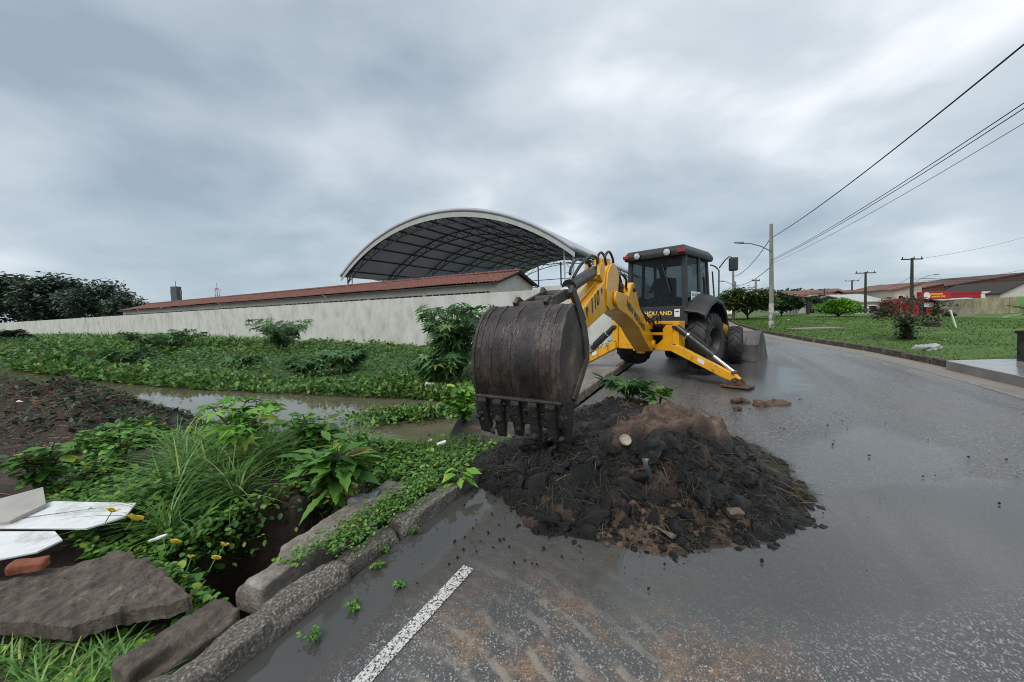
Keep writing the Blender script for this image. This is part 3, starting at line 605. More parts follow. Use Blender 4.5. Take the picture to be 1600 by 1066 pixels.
# tile roof: courses of rounded tiles
nc = int((HC1 - HC0 + .8) / .07); cs = np.linspace(HC0 - .4, HC1 + .4, nc); rows = 11
for sgn in (-1, 1):
    ex = .45; sl = np.linspace(0, 1, rows + 1); Vc = []; 
    L_ = []; Zs = []; Ts = []
    for r_ in range(rows):
        for e_, up in ((sl[r_], .035), (sl[r_ + 1], 0.0)):
            tpos = HTm + sgn * (HT1 - HTm + ex) * (1 - e_); zpos = RG - (RG - EV) * (1 - e_) * (HT1 - HTm + ex) / (HT1 - HTm) + up; Ts.append(tpos); Zs.append(zpos)
    Ts = np.array(Ts); Zs = np.array(Zs); Tm = np.repeat(Ts[:, None], nc, 1); Cm = np.repeat(cs[None], len(Ts), 0)
    Z = Zs[:, None] + .035 * np.sin(Cm / .28 * 2 * np.pi) + .02 * vnoise(np.repeat(np.arange(len(Ts))[:, None] // 2 * 3.7, nc, 1), Cm / .28) + .05 * fbm(Tm, Cm, .35, 2)
    link_mesh('roof_slope', grid_mesh('roof_slope', Tm * ER.x + Cm * EC.x, Tm * ER.y + Cm * EC.y, Z), M_tile, house, True)
mb = MB()
for c in np.arange(HC0 - .4, HC1 + .3, .42): mb.cyl(fr(HTm, c, RG + .03), fr(HTm, c + .45, RG + .06), .10, 8, .12)
mb.build('ridge_tiles', M_tile, house)
mb = MB(); mb.prism([(HT0 - .5, EV - .30), (HT0 - .5, EV - .14), (HTm, RG - .02), (HT1 + .5, EV - .14), (HT1 + .5, EV - .30), (HTm, RG - .17)], lambda t, z, w: fr(t, w, z), HC0 - .36, HC0 - .3); mb.build('verge_board', M_wood, house)
mb = MB(); mb.prism([(HC0 - .3, EV - .33), (HC1, EV - .33), (HC1, EV - .22), (HC0 - .3, EV - .22)], lambda c_, z, w: fr(HT0 + w, c_, z), -.42, -.38); mb.build('eave_board', M_wood, house)

arena = empty('arched_arena', (0, 0, 0), 0, 'big open sports hall with curved metal roof on steel posts', 'sports hall')
AT0, AC0, ASP, AEV, ARI, ALEN = 26.6, 8.85, 24.9, 6.1, 4.4, 34
def arc(k, dz=0, sp=0):          # k 0..1 across the span
    x = (k - .5) * 2; Rr = ((ASP / 2) ** 2 + ARI ** 2) / (2 * ARI); xx = x * (ASP / 2 + sp); return AC0 + ASP / 2 + xx, AEV + math.sqrt(max(Rr * Rr - xx * xx, 0)) - (Rr - ARI) + dz
ks = np.linspace(-.012, 1.012, 61)
P = np.array([arc(k) for k in ks]); tl = np.linspace(AT0 - .5, AT0 + ALEN, 60)
Tm = np.repeat(tl[:, None], 61, 1); Cm = np.repeat(P[None, :, 0], 60, 0); Zm = np.repeat(P[None, :, 1], 60, 0)
sheet = link_mesh('roof_sheet', grid_mesh('roof_sheet', Tm * ER.x + Cm * EC.x, Tm * ER.y + Cm * EC.y, Zm), M_metal_roof, arena, True)
sm_ = sheet.modifiers.new('t', 'SOLIDIFY'); sm_.thickness = .28; sm_.offset = 1
mb = MB()
for i in range(60):             # fascia band on the front arch
    a, b = arc(ks[i], 0), arc(ks[i + 1], 0); w = .48 - .15 * abs(ks[i] - .5)
    a2, b2 = arc(ks[i], -w), arc(ks[i + 1], -w)
    mb.raw([fr(AT0 - .45, a[0], a[1]), fr(AT0 - .45, b[0], b[1]), fr(AT0 - .45, b2[0], b2[1]), fr(AT0 - .45, a2[0], a2[1]), fr(AT0 - .40, a[0], a[1]), fr(AT0 - .40, b[0], b[1]), fr(AT0 - .40, b2[0], b2[1]), fr(AT0 - .40, a2[0], a2[1])], [(0, 1, 2, 3), (7, 6, 5, 4), (3, 2, 6, 7)])
mb.build('fascia', M_fascia, arena)
nb = 7
for j in range(nb):             # arched lattice trusses
    t = AT0 + .1 + j * (ALEN - .4) / (nb - 1); mb = MB(); kk_ = np.linspace(0, 1, 27)
    for i in range(26):
        a, b = arc(kk_[i], -.12), arc(kk_[i + 1], -.12); c_, d_ = arc(kk_[i], -.85), arc(kk_[i + 1], -.85)
        mb.bar(fr(t, *a), fr(t, *b), .09); mb.bar(fr(t, *c_), fr(t, *d_), .10); mb.bar(fr(t, *(a if i % 2 else c_)), fr(t, *(d_ if i % 2 else b)), .06)
    mb.build('arch_truss', M_truss, arena)
for k in np.linspace(.02, .98, 15):
    p = arc(k, -.06); mb = MB(); mb.bar(fr(AT0, *p), fr(AT0 + ALEN - .1, *p), .10, .13); mb.build('purlin', M_truss, arena)
for j in range(nb):
    t = AT0 + .1 + j * (ALEN - .4) / (nb - 1)
    for c in (AC0 + .35, AC0 + ASP - .35):
        mb = MB(); z1 = AEV + .05; s_ = -1 if c < AC0 + 5 else 1
        for dc in (-.35, .35): mb.bar(fr(t, c + dc, 0), fr(t, c + dc, z1), .11)
        for i, z in enumerate(np.arange(.2, z1 - .9, .85)): mb.bar(fr(t, c - .35, z), fr(t, c + .35, z), .06); mb.bar(fr(t, c - .35 if i % 2 else c + .35, z), fr(t, c + .35 if i % 2 else c - .35, z + .85), .06)
        mb.build('lattice_post', M_truss_w, arena)
for j in range(1, 12):
    c = AC0 + ASP * j / 12; zt = 5.7
    mb = MB(); mb.bar(fr(AT0 + 3, c, 0), fr(AT0 + 3, c, zt), .11); mb.build('net_post', M_truss_b, arena)
for zt in (3.7, 4.3, 5.6):
    mb = MB(); mb.bar(fr(AT0 + 3, AC0 + .8, zt), fr(AT0 + 3, AC0 + ASP - .8, zt), .06); mb.build('net_rail', M_truss_b, arena)
mb = MB(); mb.prism([(AT0 - 1, AC0 - 1), (AT0 + ALEN, AC0 - 1), (AT0 + ALEN, AC0 + ASP + 1), (AT0 - 1, AC0 + ASP + 1)], lambda t, c, z: fr(t, c, z), -.3, .05); mb.build('bounce_floor', mat('bounce_concrete', [(.3, (.38, .37, .35)), (.7, (.48, .47, .45))], rough=.7, scale=.5), arena)  # pale unseen floor, added to bounce light onto the roof underside
mb = MB(); mb.bar(fr(AT0 - .3, AC0 - .3, AEV - .05), fr(AT0 + ALEN, AC0 - .3, AEV - .05), .22, .16); mb.build('gutter', M_fascia, arena)
mb = MB(); mb.bar(fr(AT0 - .3, AC0 + ASP + .3, AEV - .05), fr(AT0 + ALEN, AC0 + ASP + .3, AEV - .05), .22, .16); mb.build('gutter', M_fascia, arena)

# ================================================================== BACKHOE LOADER
HEAD = R_(48); MX, MY = 3.76, 8.98
MM = Matrix.Translation((MX, MY, .0)) @ Matrix.Rotation(-HEAD, 4, 'Z') @ Matrix.Translation((0, 2.7, 0)) @ Matrix.Rotation(R_(-2.0), 4, 'X') @ Matrix.Translation((0, -2.7, 0))
mach = empty('backhoe_loader', (0, 0, 0), 0, 'yellow and black backhoe loader digging at the roadside with stabilisers down', 'backhoe loader'); mach.matrix_world = MM
MI = MM.inverted()
V3 = Vector
# wheels
def wheel(x, y, r, w, steer, lugs, rimr):
    wp = empty('wheel'); wp.parent = mach; wp.location = (x, y, r); wp.rotation_euler = (0, 0, steer)
    mb = MB(); h = w / 2
    mb.lathe([(-h * .8, rimr), (-h * .98, rimr + .05), (-h, r * .80), (-h * .93, r * .91), (-h * .7, r * .955), (0, r * .965), (h * .7, r * .955), (h * .93, r * .91), (h, r * .80), (h * .98, rimr + .05), (h * .8, rimr)], (0, 0, 0), 'x', 48)
    for s in (-1, 1):
        for k in range(lugs):
            a0 = 2 * math.pi * (k + (.5 if s > 0 else 0)) / lugs; da = 2 * math.pi / lugs
            pts = []
            for (wx, aa, rr) in ((.02, 0, .955), (.55, .42, .955), (.97, .75, .90), (1.0, .85, .80)):
                for wd in (-.17, .17):
                    for lift in (0, 1):
                        a = a0 + (aa + wd) * da; R2 = r * rr - .01 if not lift else r * (rr + (.045 if wx < .9 else .03)); xx = s * h * (wx + (.02 if lift and wx > .9 else 0))
                        pts.append((xx, -R2 * math.sin(a), R2 * math.cos(a)))
            fs = []
            for i in range(3):
                k0 = 4 * i; fs += [(k0 + 1, k0 + 3, k0 + 7, k0 + 5), (k0, k0 + 1, k0 + 5, k0 + 4), (k0 + 2, k0 + 6, k0 + 7, k0 + 3)]
            fs += [(0, 2, 3, 1), (12, 13, 15, 14)]; mb.raw(pts, fs)
    mb.build('tyre', M_rubber, wp, 0, True)
    s = 1 if x > 0 else -1; mb = MB()
    mb.lathe([(s * h * .85, rimr + .012), (s * h * .92, rimr - .01), (s * h * .6, rimr - .04), (s * h * .15, rimr * .82), (s * h * .05, rimr * .5), (s * h * .35, rimr * .42), (s * h * .5, rimr * .3), (s * h * .52, .001)], (0, 0, 0), 'x', 40)
    for k in range(8):
        a = k * math.pi / 4; mb.cyl((s * h * .05, rimr * .62 * math.cos(a), rimr * .62 * math.sin(a)), (s * h * .22, rimr * .62 * math.cos(a), rimr * .62 * math.sin(a)), .022, 6)
    mb.build('rim', M_rim, wp, 0, True)
for x in (-.86, .86): wheel(x, 0, .66, .46, 0, 19, .32)
for x in (-.84, .84): wheel(x, 2.13, .485, .32, R_(14), 17, .24)
def part(name, m, fn, bevel=.012, parent=None, smooth=False):
    mb = MB(); fn(mb); return mb.build(name, m, parent or mach, bevel, smooth)
part('chassis', M_black, lambda b: b.box((0, .6, .72), (.72, 3.0, .42)).box((0, 0, .66), (1.5, .3, .3)).box((0, 2.13, .5), (1.5, .2, .2)), .03)
part('engine_hood', M_black, lambda b: b.prism([(.75, .95), (2.45, .95), (2.52, 1.25), (2.35, 1.55), (.75, 1.72)], lambda y, z, w: V3((w, y, z)), -.45, .45), .05)
part('exhaust', M_black, lambda b: b.tube([(.3, 1.5, 1.6), (.3, 1.5, 2.15), (.3, 1.42, 2.25)], .04, 10), 0, None, True)
part('belly_frame', M_black, lambda b: b.box((0, -.55, .78), (1.0, .7, .5)).box((0, .1, .95), (1.3, 1.3, .25)), .03)
for s in (-1, 1):
    part('loader_arm', M_yellow, lambda b: b.prism([(.9, 1.42), (1.6, 1.38), (2.2, 1.0), (2.75, .42), (2.66, .30), (2.0, .80), (1.5, 1.18), (.9, 1.2)], lambda y, z, w: V3((w, y, z)), s * .56 - .05, s * .56 + .05), .012)
    part('loader_cylinder', M_black, lambda b: b.cyl((s * .56, 1.0, .8), (s * .56, 1.9, .95), .05, 12), 0, None, True)
# loader bucket
def ldr(b):
    inner = [(2.62, .0), (2.66, .45), (2.84, .72), (2.98, .84), (3.02, .80), (2.90, .68), (2.72, .42), (2.70, .06), (3.55, .03), (3.55, .0)]
    b.prism(inner, lambda y, z, w: V3((w, y, z)), -1.2, 1.2)
lb = part('loader_bucket', M_ldr, ldr, .008)
for s in (-1, 1): part('bucket_side', M_ldr, lambda b: b.prism([(2.61, -.005), (2.64, .46), (2.83, .74), (3.0, .86), (3.2, .70), (3.6, -.005)], lambda y, z, w: V3((w, y, z)), s * 1.2 - (.0 if s > 0 else .03), s * 1.2 + (.03 if s > 0 else 0)), .006, lb)
for x in (-.9, -.3, .3, .9): part('bucket_rib', M_ldr, lambda b: b.prism([(2.57, .05), (2.60, .46), (2.78, .74), (2.83, .70), (2.66, .46), (2.62, .05)], lambda y, z, w: V3((w, y, z)), x - .03, x + .03), .004, lb)

# ---- cab
cab = empty('cab'); cab.parent = mach
ZB, ZG, ZT = 1.02, 1.42, 2.56
CR = {'rl': (-.68, -.60), 'rr': (.68, -.60), 'fl': (-.68, .78), 'fr': (.68, .78), 'ml': (-.71, .10), 'mr': (.71, .10)}
def cpt(k, z):
    x, y = CR[k]; q = (z - ZB) / (ZT - ZB); return V3((x * (1 - .05 * q), y * (1 - .04 * q) - (.10 * q if k[0] == 'f' else 0), z))
for k in CR: part('pillar', M_plastic, lambda b: b.bar(cpt(k, ZB), cpt(k, ZT + .02), .10 if k[0] == 'r' else .06, .09), .015, cab)
part('rear_panel', M_plastic, lambda b: b.box((0, -.615, 1.235), (1.28, .05, .40)), .012, cab)
part('sill', M_plastic, lambda b: b.box((0, .08, 1.0), (1.34, 1.4, .08)), .02, cab)
part('roof', M_plastic, lambda b: b.raw([V3((x, y, z)) for z, xs, y0, y1 in ((2.545, .73, -.74, .84), (2.66, .745, -.76, .86), (2.78, .68, -.66, .70), (2.81, .5, -.45, .5)) for x, y in ((-xs, y0), (xs, y0), (xs, y1), (-xs, y1))],
     [(3, 2, 1, 0), (12, 13, 14, 15)] + [(4 * i + k, 4 * i + (k + 1) % 4, 4 * i + 4 + (k + 1) % 4, 4 * i + 4 + k) for i in range(3) for k in range(4)]), .03, cab)
part('headlining', M_black, lambda b: b.box((0, .05, 2.53), (1.3, 1.3, .02)), 0, cab)
def pane(pts, nrm):
    n = V3(nrm).normalized() * .004; mb = MB(); k = len(pts); mb.raw([V3(p) - n for p in pts] + [V3(p) + n for p in pts], [tuple(range(k - 1, -1, -1)), tuple(range(k, 2 * k))] + [(i, (i + 1) % k, k + (i + 1) % k, k + i) for i in range(k)])
    return mb.build('window', M_glass, cab)
wr = pane([(-.64, -.605, ZG), (.64, -.605, ZG), (.605, -.565, ZT), (-.605, -.565, ZT)], (0, -1, .03))
for s in (-1, 1):
    pane([(s * .69, -.55, ZB + .02), (s * .71, .06, ZB + .02), (s * .675, .06, ZT), (s * .65, -.52, ZT)], (s, 0, 0)); pane([(s * .71, .14, ZB + .02), (s * .685, .75, ZB + .02), (s * .65, .62, ZT), (s * .675, .14, ZT)], (s, 0, 0))
pane([(-.64, .785, 1.25), (.64, .785, 1.25), (.60, .66, ZT), (-.60, .66, ZT)], (0, 1, 0))
part('window_seal', M_black, lambda b: [b.bar(p, q, .035, .02) for p, q in (((-.63, -.615, ZG + .01), (.63, -.615, ZG + .01)), ((-.63, -.613, ZG), (-.60, -.575, ZT)), ((.63, -.613, ZG), (.60, -.575, ZT)), ((-.60, -.577, ZT - .02), (.60, -.577, ZT - .02)))], .004, cab)
wp = part('wiper', M_black, lambda b: b.tube([(.15, -.60, 2.44), (.22, -.62, 2.2), (.34, -.625, 1.88)], .009, 6).bar((.27, -.63, 2.1), (.37, -.635, 1.74), .02, .025), 0, cab)
part('door_handle', M_black, lambda b: b.bar((.74, -.45, 1.55), (.74, -.30, 1.55), .03, .03), .006, cab); part('door_hinge', M_black, lambda b: b.bar((.715, -.5, 2.35), (.715, -.36, 2.35), .03, .035), .006, cab)
for x in (-.66, .66): part('rear_light', M_red, lambda b: b.box((x, -.775, 2.635), (.15, .05, .08)), .012, cab, False)
for x in (-.37, .35):
    h_ = part('work_lamp', M_black, lambda b: b.lathe([(-.04, .07), (.02, .085), (.045, .085)], (0, 0, 0), 'z', 20), 0, cab, True); h_.matrix_local = Matrix.Translation((x, -.765, 2.645)) @ Matrix.Rotation(R_(100), 4, 'X')
    part('lens', M_lamp, lambda b: b.lathe([(.03, .078), (.045, .05), (.05, .001)], (0, 0, 0), 'z', 20), 0, h_, True)
part('seat', M_black, lambda b: b.box((-.16, .02, 1.48), (.48, .48, .14)).box((-.16, .30, 1.85), (.48, .12, .66)), .05, cab)
part('control_console', M_black, lambda b: b.box((0, -.40, 1.25), (.5, .2, .5)).cyl((.12, -.40, 1.5), (.10, -.36, 1.78), .015, 8).cyl((-.12, -.40, 1.5), (-.10, -.36, 1.78), .015, 8), .02, cab)
part('steering_column', M_black, lambda b: b.cyl((-.1, .72, 1.1), (-.1, .52, 1.55), .05, 10).tube([(-.1 + .18 * math.cos(a), .52 + .06 * math.sin(a), 1.55 + .17 * math.sin(a)) for a in np.linspace(0, 6.283, 21)], .013, 6), 0, cab, True)
part('mirror_arm', M_black, lambda b: b.tube([(.70, .75, 1.35), (.86, .86, 1.5), (.86, .86, 2.32), (.80, .80, 2.42), (.72, .70, 2.46)], .016, 8).tube([(.86, .86, 2.38), (.98, .9, 2.56), (1.06, .92, 2.64), (1.14, .93, 2.60)], .014, 8), 0, cab, True)
part('mirror', M_plastic, lambda b: b.box((1.15, .93, 2.45), (.20, .07, .32)), .03, cab)
part('grab_rail', M_plastic, lambda b: b.tube([(.72, .80, 1.2), (.78, .82, 1.5), (.76, .72, 2.3)], .018, 8), 0, cab, True)
for s in (-1, 1):
    prof = [(-.68, 1.29), (-.64, 1.34), (-.34, 1.57), (.0, 1.69), (.34, 1.63), (.60, 1.42), (.74, 1.10)]
    def fender(b):
        xs = [(s * .68, .04), (s * .98, .0), (s * 1.12, -.07), (s * 1.13, -.14)]
        n = len(prof); vs = [V3((x, y * (1 if i < 2 else .98), z + dz)) for i, (x, dz) in enumerate(xs) for y, z in prof] + [V3((x - s * (.02 if i > 1 else 0), y * .965, z + dz - .03)) for i, (x, dz) in enumerate(xs) for y, z in prof]
        m_ = len(xs); fs = []
        for L_ in (0, 1):
            for i in range(m_ - 1):
                for j in range(n - 1):
                    a = L_ * m_ * n + i * n + j; fs.append((a, a + 1, a + n + 1, a + n))
        o2 = m_ * n
        for j in range(n - 1): fs += [(j, j + 1, o2 + j + 1, o2 + j), ((m_ - 1) * n + j, (m_ - 1) * n + j + 1, o2 + (m_ - 1) * n + j + 1, o2 + (m_ - 1) * n + j)]
        for i in range(m_ - 1): fs += [(i * n, (i + 1) * n, o2 + (i + 1) * n, o2 + i * n), (i * n + n - 1, (i + 1) * n + n - 1, o2 + (i + 1) * n + n - 1, o2 + i * n + n - 1)]
        b.raw(vs, fs)
    f_ = part('fender', M_plastic, fender, 0, None, True)
# lettering on the rear panel, warning plate, window sign
text_mesh('lettering', 'NEW HOLLAND', .125, lambda x, y: V3((-.62 + x * 1.12, -.6425, 1.245 + y)), M_txt_y, cab, bold=.004)
part('warning_plate', M_white, lambda b: b.box((.52, -.643, 1.29), (.12, .004, .17)), 0, cab); part('plate_print', M_redp, lambda b: b.box((.52, -.646, 1.32), (.08, .002, .03)), 0, cab)
part('window_sign', M_white, lambda b: b.box((.722, .27 - .42, 1.66), (.006, .50, .22)), 0, cab)
text_mesh('lettering', 'V.A. NORTE', .085, lambda x, y: V3((.7265, -.375 + x * .98, 1.67 + y)), M_txt_g, cab, bold=.003)
part('print_line', M_txt_g, lambda b: [b.box((.7262, -.30 + .07 * k, 1.615), (.002, .055, .022)) for k in range(5)], 0, cab)

# ---- rear slide frame, kingpost
fy = -1.02
fra = part('backhoe_frame', M_yellow, lambda b: [b.box((s * .72, fy, .80), (.14, .30, .62)) for s in (-1, 1)] + [b.box((0, fy - .02, 1.075), (1.30, .12, .07)), b.box((0, fy - .04, .83), (1.30, .10, .06)), b.box((0, fy, .53), (1.30, .20, .12))] +
    [b.prism([(.24, .56), (.64, .56), (.64, 1.03), (.50, 1.03), (.42, .94), (.42, .72), (.34, .64)], lambda x, z, w: V3((s * x, w, z)), fy - .10, fy - .04) for s in (-1, 1)], .012)
for s in (-1, 1):
    for z in (.60, .98): part('pivot_pin', M_black, lambda b: b.cyl((s * .70, fy - .20, z), (s * .70, fy + .1, z), .035, 10), 0, fra, True)
part('kingpost', M_yellow, lambda b: b.box((0, -1.22, .62), (.30, .26, .34)).cyl((0, -1.26, .40), (0, -1.26, 1.10), .09, 16), .012)
part('clevis', M_yellow, lambda b: [b.box((s * .15, -1.16, 1.08), (.05, .16, .30)) for s in (-1, 1)], .01)
# ---- stabilisers
for s in (-1, 1):
    q = -.125; g = .0 if s > 0 else -.12
    lg = part('stabiliser_leg', M_yellow_d, lambda b: b.prism([(.66, .62), (.80, .60), (1.86 + g, .23 + q), (1.93 + g, .15 + q), (1.80 + g, .10 + q), (1.62 + g, .17 + q), (.66, .475)], lambda x, z, w: V3((s * x, fy + w, z)), -.22, -.08), .01)
    part('sticker', M_white, lambda b: b.prism([(1.20, .39), (1.33, .32), (1.31, .245), (1.18, .315)], lambda x, z, w: V3((s * x, fy + w, z)), -.2245, -.221), 0, lg)
    part('foot_pad', M_rust, lambda b: b.box((s * (1.87 + g), fy - .15, .025 + q), (.48, .36, .035)).prism([(1.72 + g, .04 + q), (2.0 + g, .04 + q), (1.93 + g, .17 + q), (1.82 + g, .17 + q)], lambda x, z, w: V3((s * x, fy + w, z)), -.27, -.23).prism([(1.72 + g, .04 + q), (2.0 + g, .04 + q), (1.93 + g, .17 + q), (1.82 + g, .17 + q)], lambda x, z, w: V3((s * x, fy + w, z)), -.07, -.03), .006, lg)
    A, B = V3((s * .74, fy - .12, .98)), V3((s * (1.82 + g), fy - .14, .27 + q)); at = lambda k: A.lerp(B, k)
    part('cylinder_barrel', M_black, lambda b: b.cyl(at(0), at(.66), .068, 18), 0, lg, True)
    part('cylinder_rod', M_chrome, lambda b: b.cyl(at(.66), at(1), .030, 14), 0, lg, True)
    part('cylinder_band', M_chrome, lambda b: b.cyl(at(.2), at(.215), .072, 18), 0, lg, True)
    up_ = V3((s * .05, -.01, .06)); part('feed_pipe', M_hose, lambda b: b.tube([at(.24) + up_, at(.42) + up_, at(.58) + up_], .013, 8), 0, lg, True)
    part('foot_pin', M_rust, lambda b: b.cyl((s * (1.87 + g), fy - .30, .15 + q), (s * (1.87 + g), fy + .0, .15 + q), .035, 10).cyl((s * (1.82 + g), fy - .24, .27 + q), (s * (1.82 + g), fy - .05, .27 + q), .03, 10), 0, lg, True)

# ---- boom, dipper, bucket: laid out in the vertical plane of the swung boom
P0 = V3((2.92, 8.14, 0)); DV = V3((-.505, -.863, 0)).normalized(); NV = V3((-DV.y, DV.x, 0))
def bp(r, z, w): return MI @ (P0 + DV * r + NV * w + V3((0, 0, z)))
boom_poly = [(-.10, .86), (-.16, .72), (-.08, .60), (.20, .60), (.56, .76), (1.04, .97), (1.43, 1.17), (2.03, 1.35), (2.45, 1.44), (2.79, 1.50), (3.03, 1.57), (3.13, 1.67), (3.06, 1.78), (2.77, 1.78), (2.2, 1.74), (1.99, 1.94), (1.82, 1.98), (1.68, 1.92), (1.53, 1.75), (1.35, 1.56), (.86, 1.33), (.29, 1.06)]
mb = MB(); mb.prism(boom_poly, bp, -.17, .17); boom = mb.build('boom', M_yellow, mach, .014)
for w in (-.185, .185):
    mb = MB(); mb.cyl(bp(3.04, 1.67, w - .02), bp(3.04, 1.67, w + .02), .115, 20); mb.build('pivot_boss', M_yellow, boom, .006, True)
    mb = MB(); mb.cyl(bp(0, .73, w - .03), bp(0, .73, w + .03), .10, 18); mb.build('pivot_boss', M_yellow, boom, .006, True)
    mb = MB(); mb.cyl(bp(1.84, 1.86, w - .02), bp(1.84, 1.86, w + .02), .05, 14); mb.build('pin', M_black, boom, 0, True)
dip_poly = [(2.90, 2.17), (3.04, 2.19), (3.22, 2.15), (3.38, 2.04), (3.47, 1.90), (4.62, 1.42), (5.16, 1.40), (5.26, 1.32), (5.20, 1.22), (5.05, 1.17), (4.44, 1.23), (3.28, 1.52), (3.08, 1.56), (2.86, 1.72), (2.74, 1.98), (2.77, 2.10)]
mb = MB(); mb.prism(dip_poly, bp, -.13, .13); dip = mb.build('dipper', M_yellow, mach, .012)
plate = [(2.93, 2.17), (3.04, 2.19), (3.20, 2.15), (3.36, 2.02), (3.44, 1.80), (3.40, 1.56), (3.26, 1.50), (3.0, 1.54), (2.86, 1.72), (2.76, 1.98), (2.79, 2.10)]
for w0, w1 in ((.131, .155), (-.155, -.131)):
    mb = MB(); mb.prism(plate, bp, w0, w1); mb.build('side_plate', M_yellow, dip, .006)
mb = MB()
for w in (-.09, .09): mb.prism([(3.30, 1.97), (3.46, 1.88), (3.62, 1.98), (3.55, 2.14), (3.40, 2.16)], bp, w - .025, w + .025)
mb.build('cylinder_bracket', M_yellow, dip, .006)
mb = MB(); mb.box((0, 0, 0), (.2, .16, .1)); hb = mb.build('valve_block', M_yellow, dip, .01); hb.matrix_local = Matrix.Translation(bp(3.12, 2.20, 0)) @ Matrix.Rotation(R_(-20), 4, 'Z')
mb = MB(); mb.prism([(3.55, 1.885), (4.30, 1.575), (4.30, 1.60), (3.55, 1.91)], bp, -.05, .05); mb.build('stiffener', M_yellow, dip, .004)
# hydraulic cylinders of the arm
def cyl2(name, a, b, r, rr, split, w=0, parent=None):
    A, B = V3((a[0], a[1], 0)), V3((b[0], b[1], 0)); C = A.lerp(B, split)
    mb = MB(); mb.cyl(bp(A.x, A.y, w), bp(C.x, C.y, w), r, 20); o = mb.build(name, M_black, mach, 0, True)
    mb = MB(); mb.cyl(bp(C.x, C.y, w), bp(B.x, B.y, w), rr, 16); mb.build('rod', M_chrome, o, 0, True)
    mb = MB(); D = A.lerp(B, split - .04); mb.cyl(bp(D.x, D.y, w), bp(C.x, C.y, w), r * 1.2, 20); mb.build('gland', M_hose, o, 0, True); return o
cyl2('bucket_cylinder', (3.50, 2.05), (4.78, 1.69), .075, .038, .74)
cyl2('dipper_cylinder', (1.84, 1.86), (2.86, 2.06), .065, .035, .85)
cyl2('boom_cylinder', (.05, 1.05), (1.5, 1.86), .07, .035, .8)
mb = MB()
for w in (-.17, .17): mb.prism([(4.40, 1.40), (4.52, 1.38), (4.86, 1.70), (4.80, 1.78), (4.72, 1.74)], bp, w - .02, w + .02)
mb.build('tipping_link', M_black, mach, .006)
mb = MB()
for w in (-.12, .12): mb.prism([(4.73, 1.64), (4.84, 1.63), (5.36, 1.51), (5.42, 1.56), (5.36, 1.61), (4.86, 1.74), (4.75, 1.73)], bp, w - .016, w + .016)
mb.cyl(bp(4.79, 1.69, -.20), bp(4.79, 1.69, .20), .05, 14); mb.cyl(bp(5.36, 1.565, -.2), bp(5.36, 1.565, .2), .05, 14); mb.cyl(bp(5.08, 1.62, -.11), bp(5.08, 1.62, .11), .055, 14); mb.build('bucket_link', M_steel_s, mach, .006)
# hoses
def hose(pts, r=.016, parent=None, w=0.):
    P = [V3(p) for p in pts]; out = []
    for i in range(len(P) - 1):
        p0, p1, p2, p3 = P[max(i - 1, 0)], P[i], P[i + 1], P[min(i + 2, len(P) - 1)]
        for k in range(6):
            t = k / 6; out.append(.5 * ((2 * p1) + (p2 - p0) * t + (2 * p0 - 5 * p1 + 4 * p2 - p3) * t * t + (3 * p1 - p0 - 3 * p2 + p3) * t ** 3))
    out.append(P[-1]); mb = MB(); mb.tube([bp(*q) for q in out], r, 8); return mb.build('hose', M_hose, parent or mach, 0, True)
hose([(3.50, 2.12, .05), (3.62, 2.20, .08), (3.92, 2.20, .09), (4.22, 2.06, .07), (4.38, 1.90, .03)], .018)
hose([(3.50, 2.12, -.05), (3.60, 2.19, -.08), (3.92, 2.17, -.09), (4.18, 2.04, -.07), (4.30, 1.95, -.04)], .018)
for w in (-.02, .09): hose([(3.22, 2.14, w), (3.26, 2.27, w), (3.12, 2.35, w + .02), (2.92, 2.25, w + .02), (2.84, 2.1, w), (2.6, 1.86, w + .04), (2.2, 1.8, .08)], .018)
for k, w in enumerate((-.10, -.03, .04, .11)): hose([(2.75, 2.02, w), (2.45, 2.08, w), (2.25, 2.0, w * 1.3), (2.1, 1.86, w), (1.6, 1.88, w), (1.2, 1.62, w), (.6, 1.38, w + .02), (.1, 1.25, w + .06), (-.25, 1.05, w + .1)], .02)
for k, w in enumerate((.12, .20, .27)): hose([(.45, 1.25, w), (.15, 1.30 + .06 * k, w + .05), (-.1, 1.18, w + .06), (-.28, .95, w + .02)], .016)
# bucket
back = [(5.24, 1.52), (5.45, 1.57), (5.60, 1.49), (5.70, 1.36), (5.765, 1.20), (5.785, 1.02), (5.77, .88), (5.73, .76)]
inn = [(5.70, .765), (5.735, .88), (5.75, 1.02), (5.73, 1.19), (5.67, 1.34), (5.57, 1.46), (5.44, 1.535), (5.24, 1.485)]
BW = .405
mb = MB(); mb.prism(back + inn, bp, -BW, BW); bk = mb.build('bucket', M_steel, mach, 0, True)
def along_back(k): return back[k]
for w in (-.365, -.235, -.045, .225, .325):     # wear strips run round the back
    mb = MB(); wd = .018 if abs(w) > .3 else .014
    o_ = [(r + .006 * (1 if i > 1 else .3), z + .006 * (1 if i < 3 else 0)) for i, (r, z) in enumerate(back)]
    mb.prism(o_ + [back[i] for i in range(len(back) - 1, -1, -1)], bp, w - wd, w + wd); mb.build('wear_strip', M_steel, bk, .003)
side = [(5.24, 1.50), (5.45, 1.575), (5.605, 1.495), (5.71, 1.36), (5.775, 1.20), (5.795, 1.02), (5.78, .88), (5.74, .74), (5.60, .68), (5.50, .75), (5.12, 1.06), (5.11, 1.20), (5.16, 1.36)]
